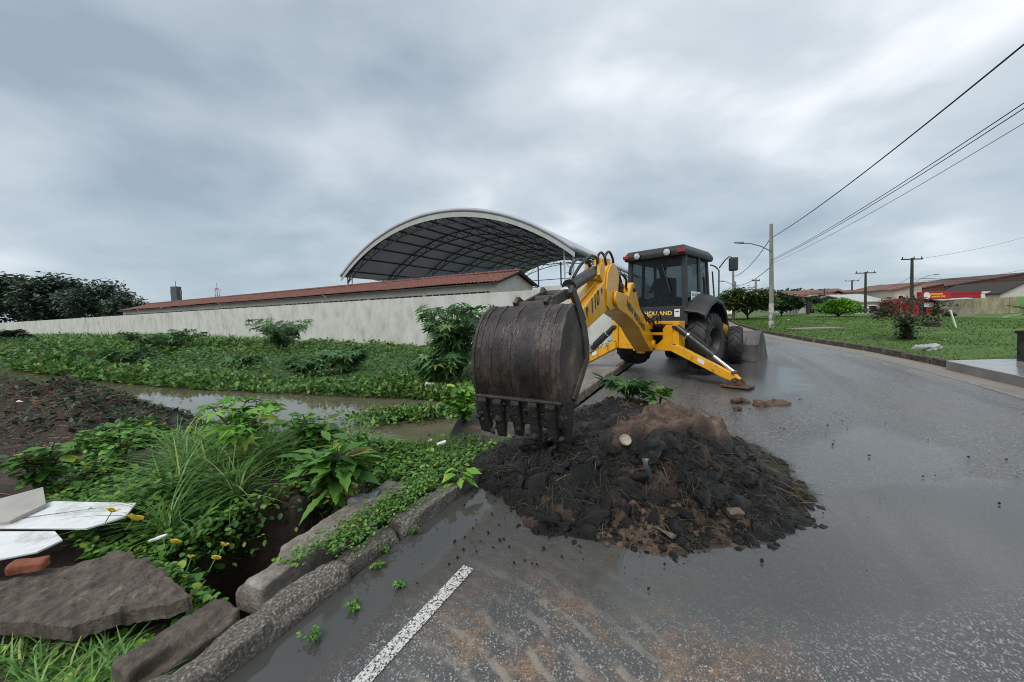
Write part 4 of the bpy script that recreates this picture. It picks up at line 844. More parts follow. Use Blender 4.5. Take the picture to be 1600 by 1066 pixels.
for w0, w1 in ((BW, BW + .03), (-BW - .03, -BW)):
    mb = MB(); mb.prism(side, bp, w0, w1); sp = mb.build('side_plate', M_steel_s, bk, .004)
    mb = MB(); e = .008 if w0 > 0 else -.008; wa = (w1 if w0 > 0 else w0)
    mb.prism([(5.11, 1.20), (5.16, 1.36), (5.28, 1.50), (5.44, 1.56), (5.30, 1.36), (5.24, 1.20), (5.22, 1.06), (5.56, .76), (5.48, .72), (5.11, 1.04)], bp, min(wa, wa + 2.2 * e), max(wa, wa + 2.2 * e)); mb.build('edge_plate', M_steel_s, sp, .004)
    mb = MB(); mb.prism([(5.72, .78), (5.58, .74), (5.46, .78), (5.50, .66), (5.60, .40), (5.66, .40), (5.74, .62)], bp, min(w0, w1) - .006, max(w0, w1) + .006); mb.build('side_cutter', M_tooth, bk, .006)
mb = MB(); mb.prism([(5.755, .775), (5.74, .745), (5.715, .54), (5.66, .54), (5.67, .745), (5.70, .78)], bp, -BW, BW); mb.build('cutting_edge', M_tooth, bk, .004)
mb = MB(); mb.bar(bp(5.775, .765, -BW - .04), bp(5.775, .765, BW + .03), .018, .022); mb.build('weld_bead', M_steel_s, bk, .004)
for k, w in enumerate((-.34, -.18, .0, .17, .33)):
    mb = MB(); ln = (.0, -.02, .01, -.02, .0)[k]
    mb.prism([(5.775, .76), (5.80, .72), (5.765, .60), (5.72, .415 + ln), (5.69, .41 + ln), (5.65, .60), (5.66, .74)], bp, w - .045, w + .045)
    tb = mb.build('tooth', M_tooth, bk, .016)
for w in (-.16, .16):
    mb = MB(); mb.prism([(5.12, 1.24), (5.22, 1.25), (5.40, 1.54), (5.46, 1.60), (5.38, 1.66), (5.28, 1.62), (5.10, 1.36)], bp, w - .02, w + .02); mb.build('hinge_ear', M_steel_s, bk, .006)
mb = MB(); mb.cyl(bp(5.17, 1.32, -.2), bp(5.17, 1.32, .2), .05, 14); mb.build('hinge_pin', M_tooth, bk, 0, True)
mlp = []
for w in np.linspace(-.42, .43, 60):
    q = P0 + DV * (5.70 + rng.uniform(-.04, .06)) + NV * (w + rng.uniform(-.03, .03)) + V3((0, 0, rng.uniform(.44, .74))); mlp.append(tuple(MI @ q))
def ico(seed, sub=1):
    bm = bmesh.new(); bmesh.ops.create_icosphere(bm, subdivisions=sub, radius=1); r = random.Random(seed)
    for v in bm.verts: v.co *= r.uniform(.65, 1.2); v.co.z *= .8
    V = [tuple(v.co) for v in bm.verts]; F = [tuple(v.index for v in f.verts) for f in bm.faces]; bm.free(); return V, F
def rand_rot(n, lo, hi, pw=1):
    q = rng.normal(size=(n, 4)); q /= np.linalg.norm(q, axis=1)[:, None]; w, x, y, z = q.T
    M = np.stack([np.stack([1 - 2 * (y * y + z * z), 2 * (x * y - z * w), 2 * (x * z + y * w)], -1), np.stack([2 * (x * y + z * w), 1 - 2 * (x * x + z * z), 2 * (y * z - x * w)], -1), np.stack([2 * (x * z - y * w), 2 * (y * z + x * w), 1 - 2 * (x * x + y * y)], -1)], 1)
    s = lo + (hi - lo) * rng.random(n) ** pw; return M * s[:, None, None] * rng.uniform(.7, 1.25, (n, 1, 3))
o = scatter('clinging_mud', ico(8, 2), rand_rot(60, .012, .05, 1.5), np.array(mlp), M_tooth, bk, True); o['kind'] = 'stuff'
# lettering on the arm
def face_text(body, size, r0, z0, r1, z1, w, m, parent, sx=1, sy=1, shear=0, bold=.003):
    a = V3((r0, z0, 0)); d_ = (V3((r1, z1, 0)) - a).normalized(); nn = V3((-d_.y, d_.x, 0))
    if nn.y < 0: nn = -nn
    def f(x, y):
        q = a + d_ * x * sx + nn * y * sy; return bp(q.x, q.y, w)
    return text_mesh('lettering', body, size, f, m, parent, shear=shear, bold=bold)
face_text('B', .17, 4.22, 1.42, 3.4, 1.765, .134, M_txt_b, dip, bold=.006); face_text('110', .26, 4.06, 1.455, 3.4, 1.73, .134, M_txt_b, dip, shear=.3, bold=.004); face_text('B', .13, 3.60, 1.70, 3.4, 1.785, .134, M_txt_b, dip, bold=.005)
face_text('NEW HOLLAND', .165, 2.38, 1.565, .8, 1.03, .1735, M_txt_b, boom, sx=1.28, bold=.007)

# operator in the cab, seen through the rear glass
def person():
    nodes = [(0, 0, 0), (0, .02, .22), (0, .04, .42), (0, .03, .56), (0, .0, .66), (0, -.01, .76), (.17, .03, .50), (.26, -.05, .26), (.18, -.27, .20), (-.17, .03, .50), (-.26, -.05, .26), (-.18, -.27, .20), (.10, -.02, -.02), (.14, -.42, -.02), (.13, -.46, -.42), (-.10, -.02, -.02), (-.14, -.42, -.02), (-.13, -.46, -.42)]
    rad = [.16, .15, .16, .075, .085, .095, .075, .055, .038, .075, .055, .038, .10, .075, .05, .10, .075, .05]
    eds = [(0, 1), (1, 2), (2, 3), (3, 4), (4, 5), (2, 6), (6, 7), (7, 8), (2, 9), (9, 10), (10, 11), (0, 12), (12, 13), (13, 14), (0, 15), (15, 16), (16, 17)]
    me = bpy.data.meshes.new('person'); me.from_pydata(nodes, eds, []); o = bpy.data.objects.new('person', me); COL.objects.link(o); me.materials.append(M_cloth)
    sk = o.modifiers.new('skin', 'SKIN'); o.modifiers.new('sub', 'SUBSURF').levels = 2; o.modifiers['sub'].render_levels = 2
    for i, r in enumerate(rad): me.skin_vertices[0].data[i].radius = (r, r); me.skin_vertices[0].data[i].use_root = i == 0
    sk.use_smooth_shade = True
    o.matrix_world = MM @ Matrix.Translation((-.16, .08, 1.62)); tagt(o, 'operator in dark clothes seated inside the backhoe cab', 'person')
    def sub(name, fn, m):
        mb = MB(); fn(mb); c = mb.build(name, m, o, .004, True); return c
    sub('face', lambda b: b.lathe([(-.115, .03), (-.10, .06), (-.04, .078), (.03, .085), (.09, .07), (.12, .02)], (0, -.025, .735), 'z', 20).prism([(-.10, .69), (-.135, .715), (-.10, .76)], lambda y, z, w: V3((w, y, z)), -.014, .014), M_skin)
    sub('cap', lambda b: b.lathe([(.0, .104), (.05, .10), (.09, .07), (.11, .01)], (0, -.01, .755), 'z', 20).box((0, -.13, .765), (.13, .12, .012)), M_cloth)
    for s in (-1, 1):
        sub('hand', lambda b: [b.box((s * .18, -.30, .20), (.07, .08, .03))] + [b.tube([(s * (.155 + .017 * k), -.335, .20), (s * (.155 + .017 * k), -.365 - .006 * (k in (1, 2)), .195), (s * (.155 + .017 * k), -.37, .17)], .008, 6) for k in range(4)] + [b.tube([(s * .145, -.29, .2), (s * .135, -.33, .19)], .009, 6)], M_skin)
person()

# ================================================================== MUD HEAP
POLY = np.array([(-.50, 3.55), (-.32, 2.95), (.05, 2.62), (.45, 2.42), (.95, 2.15), (1.4, 2.25), (2.05, 2.48), (2.35, 2.9), (2.55, 3.5), (2.45, 4.3), (2.35, 5.2), (1.9, 5.9), (1.1, 5.9), (.55, 5.1), (-.1, 4.4)])
def poly_sd(x, y):
    d = np.full(x.shape, 1e9); ins = np.zeros(x.shape, bool); n = len(POLY)
    for i in range(n):
        a, b = POLY[i], POLY[(i + 1) % n]; ex, ey = b - a; wx, wy = x - a[0], y - a[1]; t = np.clip((wx * ex + wy * ey) / (ex * ex + ey * ey), 0, 1)
        d = np.minimum(d, np.hypot(wx - ex * t, wy - ey * t)); cnd = ((a[1] > y) != (b[1] > y)) & (x < (b[0] - a[0]) * (y - a[1]) / (b[1] - a[1] + 1e-12) + a[0]); ins ^= cnd
    return np.where(ins, d, -d)
def ridged(x, y, f, o=4):
    s = 0; a = 1
    for i in range(o): s = s + a * (1 - 2 * np.abs(vnoise(x * f + 5.3 * i, y * f + 3.7 * i)) * 2); f *= 2.1; a *= .5
    return s / 2
def pile(x, y):
    wob = .22 * fbm(x, y, 2.0, 4); sd = poly_sd(x, y) + wob
    g = lambda cx, cy, rx, ry, h: h * np.exp(-(((x - cx) / rx) ** 2 + ((y - cy) / ry) ** 2))
    H = .07 + g(1.2, 3.15, .75, .62, .27) + g(1.6, 3.55, .55, .6, .20) + g(.35, 3.1, .5, .45, .16) + g(.15, 3.7, .5, .5, .14) + g(2.0, 2.9, .45, .5, .12) + g(1.2, 5.0, .7, .8, .12) + g(1.8, 5.5, .5, .4, .12) + g(1.9, 4.2, .5, .7, .10)
    up = sstep(-.02, .30, sd) * (.4 + .6 * sstep(0, .75, sd))
    crust = sstep(.32, .38, H * up) * sstep(3.02, 3.09, y + .10 * fbm(x, y, 3, 3)) * sstep(.72, .9, x + .1 * fbm(y, x, 3, 2)) * sstep(2.15, 1.9, x) * sstep(4.6, 4.2, y)
    rough = .13 * fbm(x, y, 3.6, 3) + .10 * ridged(x + 9, y, 6, 4) * .6 - .04 + .05 * fbm(x, y, 15, 4)
    z = H * up + rough * np.clip(up * 1.6, 0, 1) * (1 - .45 * crust)
    z = np.where(crust > 0, z + crust * .10 + crust * (.09 * fbm(x, y * 2, 4, 4) + .05 * fbm(x, y, 13, 4)), z) - .03 * (1 - sstep(-.1, .04, sd))
    return z, crust, sd
xs = np.arange(-.85, 2.95, .0125); ys = np.concatenate([np.arange(1.85, 3.9, .0125), np.arange(3.9, 6.3, .03)])
Xm, Ym = np.meshgrid(xs, ys, indexing='ij'); Zp, Cr, Sd = pile(Xm, Ym)
me = grid_mesh('mud_heap', Xm, Ym, np.where(Sd < -.12, -.05, Zp))
brown = np.clip(Cr + .9 * sstep(-.05, .12, fbm(Xm + 3, Ym, 2.6, 4)) * sstep(.62, .45, np.abs(Xm - 1.02)) * sstep(2.75, 2.5, Ym) + .8 * sstep(.05, .3, fbm(Xm, Ym + 7, 1.4, 4)) * sstep(4.0, 4.8, Ym) + .5 * sstep(.22, .36, fbm(Xm + 11, Ym, 3.2, 4)), 0, 1)
me.attributes.new('brown', 'FLOAT', 'POINT').data.foreach_set('value', brown.ravel().astype(np.float32))
def mud_material():
    m = bpy.data.materials.new('wet_mud'); m.use_nodes = True; N, L = nodes_of(m); b = N['Principled BSDF']; tcn = N.new('ShaderNodeTexCoord')
    def noise(s, d=8, r=.65):
        n = N.new('ShaderNodeTexNoise'); n.inputs['Scale'].default_value = s; n.inputs['Detail'].default_value = d; n.inputs['Roughness'].default_value = r; L.new(tcn.outputs['Object'], n.inputs['Vector']); return n.outputs['Fac']
    def ramp(f, cols):
        rp = N.new('ShaderNodeValToRGB'); r = rp.color_ramp; r.elements[0].position = cols[0][0]; r.elements[0].color = (*cols[0][1], 1); r.elements[1].position = cols[-1][0]; r.elements[1].color = (*cols[-1][1], 1)
        for p, c in cols[1:-1]: r.elements.new(p).color = (*c, 1)
        L.new(f, rp.inputs[0]); return rp.outputs[0]
    dark = ramp(noise(5), [(.32, (.004, .004, .0045)), (.52, (.0085, .008, .008)), (.66, (.019, .017, .0155)), (.80, (.045, .038, .032))])
    brn = ramp(noise(9), [(.3, (.04, .024, .017)), (.48, (.085, .052, .036)), (.58, (.15, .098, .068)), (.7, (.24, .17, .125))])
    at = N.new('ShaderNodeAttribute'); at.attribute_name = 'brown'; mx = N.new('ShaderNodeMix'); mx.data_type = 'RGBA'; L.new(at.outputs['Fac'], mx.inputs[0]); L.new(dark, mx.inputs[6]); L.new(brn, mx.inputs[7]); L.new(mx.outputs[2], b.inputs['Base Color'])
    mr = N.new('ShaderNodeMapRange'); L.new(at.outputs['Fac'], mr.inputs[0]); mr.inputs[3].default_value = .20; mr.inputs[4].default_value = .55; L.new(mr.outputs[0], b.inputs['Roughness'])
    bpn = N.new('ShaderNodeBump'); bpn.inputs['Strength'].default_value = 1; bpn.inputs['Distance'].default_value = .03; L.new(noise(38, 8, .7), bpn.inputs['Height']); L.new(bpn.outputs[0], b.inputs['Normal']); return m
M_mud = mud_material()
heap = tagt(link_mesh('mud_heap', me, M_mud, None, True), 'heap of wet black and brown mud dumped on the road below the bucket', 'mud heap')
# clods
def pts_in(n, x0, x1, y0, y1, lo=-.05, hi=9):
    x = rng.uniform(x0, x1, n * 4); y = rng.uniform(y0, y1, n * 4); z, cr, sd = pile(x, y); k = (sd > lo) & (sd < hi) & (cr < .3); return np.stack([x, y, z], -1)[k][:n]
for j in range(4):
    P = pts_in(1500, -.6, 2.6, 2.1, 3.9 if j < 3 else 6, -.06); P[:, 2] -= .004; o = scatter('mud_clods', ico(j + 3, 1), rand_rot(len(P), .004, .045, 5.0), P, M_mud, heap, False); o['kind'] = 'stuff'
def lump_tmpl(seed):
    bm = bmesh.new(); bmesh.ops.create_icosphere(bm, subdivisions=3, radius=1); r = random.Random(seed); ox = r.uniform(0, 60)
    for v in bm.verts:
        q = v.co; d = float(fbm(np.array(q.x * 1.0 + ox), np.array(q.y + q.z * 1.3), 1.1, 4)) * 1.1; v.co = q * (1 + d); v.co.z *= .6
    V = [tuple(v.co) for v in bm.verts]; F = [tuple(v.index for v in f.verts) for f in bm.faces]; bm.free(); return V, F
for j in range(3):
    P = pts_in(34, -.35, 2.3, 2.3, 3.5, .03); P[:, 2] += .0; o = scatter('sludge_lumps', lump_tmpl(j + 60), rand_rot(len(P), .035, .11, 1.6), P, M_mud, heap, True); o['kind'] = 'stuff'
M_clodb = mat('brown_clod', [(.3, (.06, .034, .022)), (.55, (.125, .075, .048)), (.75, (.22, .14, .09))], rough=.8, scale=14, detail=8, bump=1, bscale=50)
P = np.concatenate([pts_in(200, .5, 1.55, 2.1, 2.6, -.06), pts_in(160, .4, 2.3, 4.0, 6, -.05)]); o = scatter('brown_clods', ico(21, 1), rand_rot(len(P), .005, .032, 2.2), P, M_clodb, heap, False); o['kind'] = 'stuff'
# crumbs scattered on the road
x = rng.normal(.3, .8, 420); y = rng.normal(2.6, .45, 420); k = poly_sd(x, y) < -.02; P = np.stack([x[k], y[k], 0 * x[k] + .012], -1); P = P[(P[:, 1] > 1.9) & (P[:, 0] > -.6)]
x2 = rng.uniform(2.2, 4.6, 160); y2 = rng.uniform(2.6, 6.5, 160); P = np.concatenate([P, np.stack([x2, y2, 0 * x2 + .012], -1)]); o = scatter('mud_crumbs', ico(33, 1), rand_rot(len(P), .002, .012, 2.5), P, M_mud, heap, False); o['kind'] = 'stuff'
# straw: right flank and tangled through the black mud
def strands(name, P, m, lo, hi, yaw, parent, tilt=(-.5, .5), w=.018):
    n = len(P); Ms = rots(n, tilt[0], tilt[1], lo, hi, yaw); o = scatter(name, blade(.35, 4, w), Ms, P, m, parent); o['kind'] = 'stuff'; return o
n = 9000; x = rng.uniform(1.6, 2.7, n); y = rng.uniform(2.75, 5.2, n); z, cr_, sd_ = pile(x, y); k = (sd_ > .0) & (sd_ < .62) & (x + .18 * (y - 3) > 1.95 + .1 * rng.normal(size=n)); P = np.stack([x, y, z + rng.uniform(.0, .035, n)], -1)[k][:2600]
strands('uprooted_grass', P, M_straw, .08, .26, rng.normal(-.5, .8, len(P)), heap, (-.55, .15), .014)
P = pts_in(3600, -.5, 2.4, 2.2, 3.8, .03); P[:, 2] += .008; strands('root_fibres', P, M_straw, .06, .24, None, heap, (-.5, .5), .010)
P = pts_in(900, -.3, 2.3, 2.2, 5.5, .03); P[:, 2] += .012; strands('dead_stalks', P, M_straw_b, .08, .26, None, heap, (-.4, .6), .012)
# things on the heap
def on_pile(x, y): return float(pile(np.array([x]), np.array([y]))[0][0])
def along_pile(u, v):
    d = ray(u, v); lo = .5
    for k in range(1500):
        Y = 1.5 + k * .004; p = Vector((d.x / d.y * Y, Y, EYE + d.z / d.y * Y))
        if p.z <= on_pile(p.x, p.y): return p
    return gp(u, v)
p = along_pile(976, 689); mb = MB(); mb.lathe([(0, .001), (.004, .034), (.013, .040), (.016, .046), (.010, .050), (0, .050)], (0, 0, 0), 'z', 24)
o = mb.build('discarded_disc', mat('beige_lid', [(.3, (.24, .20, .15)), (.7, (.40, .35, .27))], rough=.6, scale=30), None, 0, True); o.location = p + Vector((0, -.02, .012)); o.rotation_euler = (R_(48), R_(8), 0); tagt(o, 'round beige plastic lid lying on the brown crust of the heap', 'lid')
for (u, v, a, L, lab) in ((1030, 828, 120, .20, 'muddy splintered wood piece at the foot of the brown mud'), (1145, 803, 10, .11, 'greyish stone half sunk in black mud on the right')):
    p = along_pile(u, v); o = rough_block('wood_piece' if L > .15 else 'stone', L, .05 if L > .15 else .055, .025 if L > .15 else .05, mat('muddy_wood', [(.3, (.06, .042, .03)), (.7, (.17, .125, .09))], rough=.75, scale=20, bump=.8), None, int(u), .012, .012)
    o.location = p + Vector((0, -.01, .0)); o.rotation_euler = (R_(30), 0, R_(a)); tagt(o, lab, 'wood' if L > .15 else 'stone')
p = along_pile(1012, 735); mb = MB(); q = [p + Vector((random.uniform(-.02, .02), -.01, .10 - .05 * i)) for i in range(6)]
vv = [];  ff = []
for i, c in enumerate(q): vv += [c + Vector((-.035 + .01 * math.sin(i * 2.3), -.012 * math.sin(i * 1.7), 0)), c + Vector((0, -.025, .01)), c + Vector((.03 + .012 * math.cos(i * 1.9), -.012 * math.cos(i), 0))]
for i in range(5): ff += [(3 * i, 3 * i + 1, 3 * i + 4, 3 * i + 3), (3 * i + 1, 3 * i + 2, 3 * i + 5, 3 * i + 4)]
mb.raw(vv, ff); o = mb.build('plastic_rag', mat('dirty_blue_plastic', [(.3, (.05, .055, .06)), (.7, (.13, .14, .15))], rough=.35, scale=12), None, 0, True); o.modifiers.new('s', 'SOLIDIFY').thickness = .003; tagt(o, 'grey torn plastic strip hanging from the black mud face', 'plastic scrap')
# mud clumps further out on the road
for (u, v, L, lab) in ((1205, 631, .55, 'flat brown mud smear on the asphalt near the stabiliser pad'), (1157, 629, .20, 'small brown mud lump just left of the flat smear'), (1152, 641, .13, 'smallest mud lump lying before the brown smear on the road')):
    g_ = gp(u, v, .01); o = rough_block('mud_clump', L, L * .38, .06, M_clodb, None, int(v * 3), .03, .05); o.location = g_ - Vector((0, 0, .02)); o.rotation_euler = (0, 0, R_(8)); tagt(o, lab, 'mud')

# ================================================================== PLANTS
def leafy_plant(name, base, height, nst, nleaf, tmpl, size, m, label, cat='plant', group=None, spread=.35, droop=(-.5, .3), stem_r=.012, petiole=.5):
    root = empty(name, base, 0, label, cat, group); mb = MB(); P = []; Ms = []; r = random.Random(int(abs(base[0] * 991 + base[1] * 373)))
    for s in range(nst):
        a = r.uniform(0, 6.283); tip = Vector((math.cos(a) * spread * height * r.uniform(.3, 1), math.sin(a) * spread * height * r.uniform(.3, 1), height * r.uniform(.7, 1))); mid = tip * .5 + Vector((0, 0, height * .12))
        mb.tube([(0, 0, -.05), mid, tip], [stem_r, stem_r * .8, stem_r * .4], 5)
        for k in range(nleaf):
            q = r.uniform(.25, 1); pt = (mid * (q * 2) if q < .5 else mid.lerp(tip, q * 2 - 1)); ya = r.uniform(0, 6.283); sc = size * r.uniform(.6, 1.15); pe = petiole * sc
            lp = pt + Vector((math.cos(ya) * pe, math.sin(ya) * pe, pe * r.uniform(.1, .7)))
            if pe > .03: mb.tube([pt, lp], stem_r * .3, 3, False)
            P.append(lp); tl = r.uniform(*droop); ca, sa, ct, st = math.cos(ya), math.sin(ya), math.cos(tl), math.sin(tl)
            y = np.array([ca * ct, sa * ct, st]); x = np.array([-sa, ca, 0]); rl = r.uniform(-.4, .4); z = np.cross(y, x); x2 = x * math.cos(rl) + z * math.sin(rl); Ms.append(np.stack([x2, y, np.cross(y, x2)], -1) * sc)
    mb.build('stem', mat('green_stem', [(.3, (.04, .06, .02)), (.7, (.08, .09, .035))], rough=.7), root, 0, True)
    scatter('leaves', tmpl, np.array(Ms), np.array([tuple(p) for p in P]), m, root); return root
GRP = None
leafy_plant('broad_leaf_plant', gp(528, 800, .0), 0.56, 9, 15, LOBED, .25, M_leaf, 'lush plant with large drooping jagged leaves growing over the pit edge', spread=.40, droop=(-.45, .75), petiole=.15)
leafy_plant('shrub', gp(492, 728, -.05), .55, 9, 22, LEAFO, .115, M_leaf, 'round-leaved shrub between the big jagged-leaf plant and the canal', spread=.5, petiole=.4)
leafy_plant('castor_plant', gp(392, 722, .0), .62, 8, 9, PALM, .17, M_leafbr, 'castor plant with star leaves above the tall grass by the canal edge', spread=.75, petiole=1.0)
leafy_plant('shrub', gp(62, 775, .05), .48, 9, 17, LEAFO, .11, M_leaf, 'plant with big round leaves in front of the dark soil heap, leftmost', spread=.4, petiole=.4)
leafy_plant('shrub', gp(190, 735, .05), .46, 5, 9, LEAFO, .10, M_leafbr, 'sparse round-leaved seedling against the dark soil heap', spread=.5, petiole=.5)
leafy_plant('shrub', gp(728, 668, -.15), .62, 9, 16, LEAFO, .14, M_leafbr, 'bright shrub with oval leaves just left of the big bucket', spread=.45, petiole=.4)
leafy_plant('shrub', gp(716, 762, .05), .15, 4, 5, LEAF2, .14, M_leafbr, 'small bright seedling beside the kerb left of the black mud', spread=.6, petiole=.3)
leafy_plant('castor_plant', gp(985, 625, .18) , .30, 6, 7, PALM, .24, M_castor, 'uprooted plant with star leaves lying behind the mud heap', 'plant', spread=1.0, droop=(-.4, .6), petiole=.5)
leafy_plant('castor_plant', gp(1030, 632, .15), .22, 5, 8, LEAF2, .22, M_leaf, 'pulled-out leafy stems lying right of the star-leaved plant on the heap', 'plant', spread=1.2, droop=(-.4, .5), petiole=.3)
# far-bank castor plants
def castor(u, vb, Y, wpx, hpx, label, m=M_castor, dense=1.0):
    b = pY(u, vb, Y); t, c = to_tc(b); b.z = float(bank_z(t, c)); top = pY(u, vb - hpx, Y); H = max(top.z - b.z, .4); Wd = wpx / FPX * Y
    n = int(26 * dense); sz = .30 if Y < 14 else .34
    leafy_plant('castor_plant', b, H, n, 9, PALM, sz, m, label, 'plant', 'castor plants on the far bank', spread=Wd / 2 / H * 1.25, droop=(-.9, .1), stem_r=.022, petiole=.8)
castor(716, 600, 10.2, 105, 122, 'tallest castor bush, growing against the wall left of the bucket', dense=1.9)
castor(441, 541, 19.5, 75, 40, 'dome-shaped castor plant standing against the middle of the wall')
castor(262, 548, 22, 95, 30, 'broad low castor bush under the wall on the left half of the bank', dense=1.3)
castor(198, 590, 16.5, 80, 42, 'spreading castor plant on the slope above the left water edge')
castor(540, 603, 12.6, 70, 55, 'castor plant halfway up the slope in the middle of the bank')
castor(376, 580, 14.6, 36, 12, 'flat castor seedling in the slope between the larger castor plants', dense=.5)
castor(482, 606, 12.2, 45, 42, 'dark castor plant near the water left of the mid-slope one', dense=.8)
castor(690, 600, 9.6, 70, 45, 'low castor plant at the foot of the tallest castor bush', dense=.8)

# far-bank ground cover
def bank_cover(name, n, t0, t1, c0, c1, tmpl, lo, hi, m, hmin, hmax, label, cmap=None, tilt=(-.5, .9)):
    c = c0 + (c1 - c0) * rng.random(n) ** 1.7; t = (far_edge(c) + (t0 - 7) + rng.random(n) * (t1 - (far_edge(c) + (t0 - 7) if t1 > 15 else t0))) if t0 < 8 else rng.uniform(t0, t1, n); z = bank_z(t, c); k = z > WZ - .12
    if cmap is not None: k &= cmap(t, c)
    t, c, z = t[k], c[k], z[k]; lump = np.clip(.50 + 1.3 * fbm(t, c, .55, 3) + .7 * fbm(t, c, 1.7, 2), .05, 1.5) * (1 - .35 * sstep(14, 17.5, t))
    z = np.maximum(z, WZ) + rng.uniform(hmin, hmax, len(t)) * lump; dist = np.hypot(t, c); Ms = rots(len(t), tilt[0], tilt[1], lo, hi) * np.clip(dist / 14, .8, 2.6)[:, None, None]
    o = scatter(name, tmpl, Ms, np.stack([t * ER.x + c * EC.x, t * ER.y + c * EC.y, z], -1), m); o['kind'] = 'stuff'; o['label'] = label; o['category'] = 'vegetation'; return o
yl = lambda t, c: fbm(t + 30, c, .35, 3) > .08
bank_cover('creeping_ground_cover', 85000, 7.0, 18.0, 3.0, 70, LEAF2, .05, .14, M_bank, -.02, .62, 'dense green creepers covering the far canal bank')
bank_cover('yellowish_weeds', 9000, 9.5, 18.0, 3.0, 40, LEAF2, .06, .16, M_bank2, .15, .62, 'yellowish weeds among the creepers below the wall', yl)
bank_cover('waterside_grass', 15000, 6.9, 8.6, 4.0, 30, LEAFS, .10, .22, M_reed, .0, .30, 'low bright grass along the far water edge', None, (.1, 1.3))
bank_cover('bank_grass', 6000, 9.5, 18.0, 30, 120, blade(.5, 3, .06), .3, .5, M_reed, .0, .2, 'lighter grass on the left far end of the bank', None, (.6, 1.4))
# weed raft in the water
n = 2200; a = rng.normal(0, 1, n); b_ = rng.normal(0, 1, n); cpt_ = gp(640, 652, WZ); P = np.stack([cpt_.x + a * .55 + .2 * b_, cpt_.y + b_ * .28, np.full(n, WZ) + rng.uniform(0, .14, n)], -1); o = scatter('floating_weed', LEAFS, rots(n, -.1, 1.2, .05, .14), P, M_reed); o['kind'] = 'stuff'; o['label'] = 'raft of green weed floating on the brown water'; o['category'] = 'water plants'

# near bank: ground cover, tall grass
SLAB = [tuple(gp(u, v, .09)[:2]) for u, v in ((-40, 912), (60, 893), (200, 862), (232, 880), (298, 936), (255, 948), (190, 956), (110, 978), (-40, 964))]
G2 = lambda u, v, z: tuple(gp(u, v, z)[:2])
BOARDS = [[G2(-70, 828, .18), G2(84, 786, .18), G2(213, 786, .18), G2(196, 806, .18), G2(135, 824, .18), G2(-70, 826, .18)][::1], [G2(-70, 830, .17), G2(86, 829, .17), G2(98, 842, .17), G2(58, 860, .17), G2(-70, 884, .17)], [G2(-70, 800, .22), G2(68, 766, .22), G2(72, 788, .22), G2(15, 812, .22), G2(-70, 824, .22)]]
def near_cover(name, n, box_, tmpl, lo, hi, m, hmin, hmax, label, tilt=(-.4, .9), dens=None, extra=None):
    t = rng.uniform(box_[0], box_[1], n); c = rng.uniform(box_[2], box_[3], n); z = bank_z(t, c); k = (z > -.42) & (fbm(t, c, 1.1, 3) > (dens if dens is not None else -9))
    # leave out: kerb, slab, boards, bare soil heap
    k &= ~((np.abs(t - 1.95) < 1.4) & (np.abs(c - 9.4) < 2.6)); xx = t * ER.x + c * EC.x; yy = t * ER.y + c * EC.y; k &= ~(in_poly(xx, yy, SLAB) & (rng.random(n) < .96))
    for B_ in BOARDS: k &= ~(in_poly(xx, yy, B_) & (rng.random(n) < .86))
    k &= ~((t < 1.0) & (t > .55) & (c < 2.28))
    t, c, z = t[k], c[k], z[k]; lump = np.clip(.6 + 1.2 * fbm(t, c, 1.2, 3), .05, 1.5); z = z + rng.uniform(hmin, hmax, len(t)) * lump
    o = scatter(name, tmpl, rots(len(t), tilt[0], tilt[1], lo, hi), np.stack([t * ER.x + c * EC.x, t * ER.y + c * EC.y, z], -1), m); o['kind'] = 'stuff'; o['label'] = label; o['category'] = 'vegetation'; return o
near_cover('creeping_vine', 13000, (.75, 1.6, 2.36, 4.0), LEAFO, .026, .062, M_leaf, .0, .24, 'leafy creepers between the slab, the boards and the pit', (-.5, .7))
near_cover('creeping_vine', 17000, (1.3, 2.7, 3.15, 6.6), LEAFO, .035, .08, M_leaf, .0, .28, 'leafy creepers covering the near bank under the tall grass', (-.5, .7), -.2)
near_cover('creeping_vine', 5000, (.34, .72, 2.05, 3.3), LEAFO, .016, .038, M_leafbr, .04, .17, 'small creepers in front of the broken concrete slab', (-.4, .8))
near_cover('creeping_vine', 5000, (.7, 1.6, 3.8, 6.4), LEAFO, .03, .07, M_leaf, .0, .2, 'dark creepers behind and beside the white boards', (-.4, .8), -.2)
near_cover('creeping_vine', 5500, (2.3, 4.0, 2.15, 3.3), LEAFO, .022, .055, M_leaf, .0, .12, 'creepers between the jagged-leaf plant and the black mud', (-.4, .8), .02)
near_cover('creeping_vine', 2200, (2.4, 3.4, 3.3, 7.0), LEAFO, .03, .06, M_leafbr, .0, .06, 'creepers along the near edge of the canal', (-.4, .8), -.05)
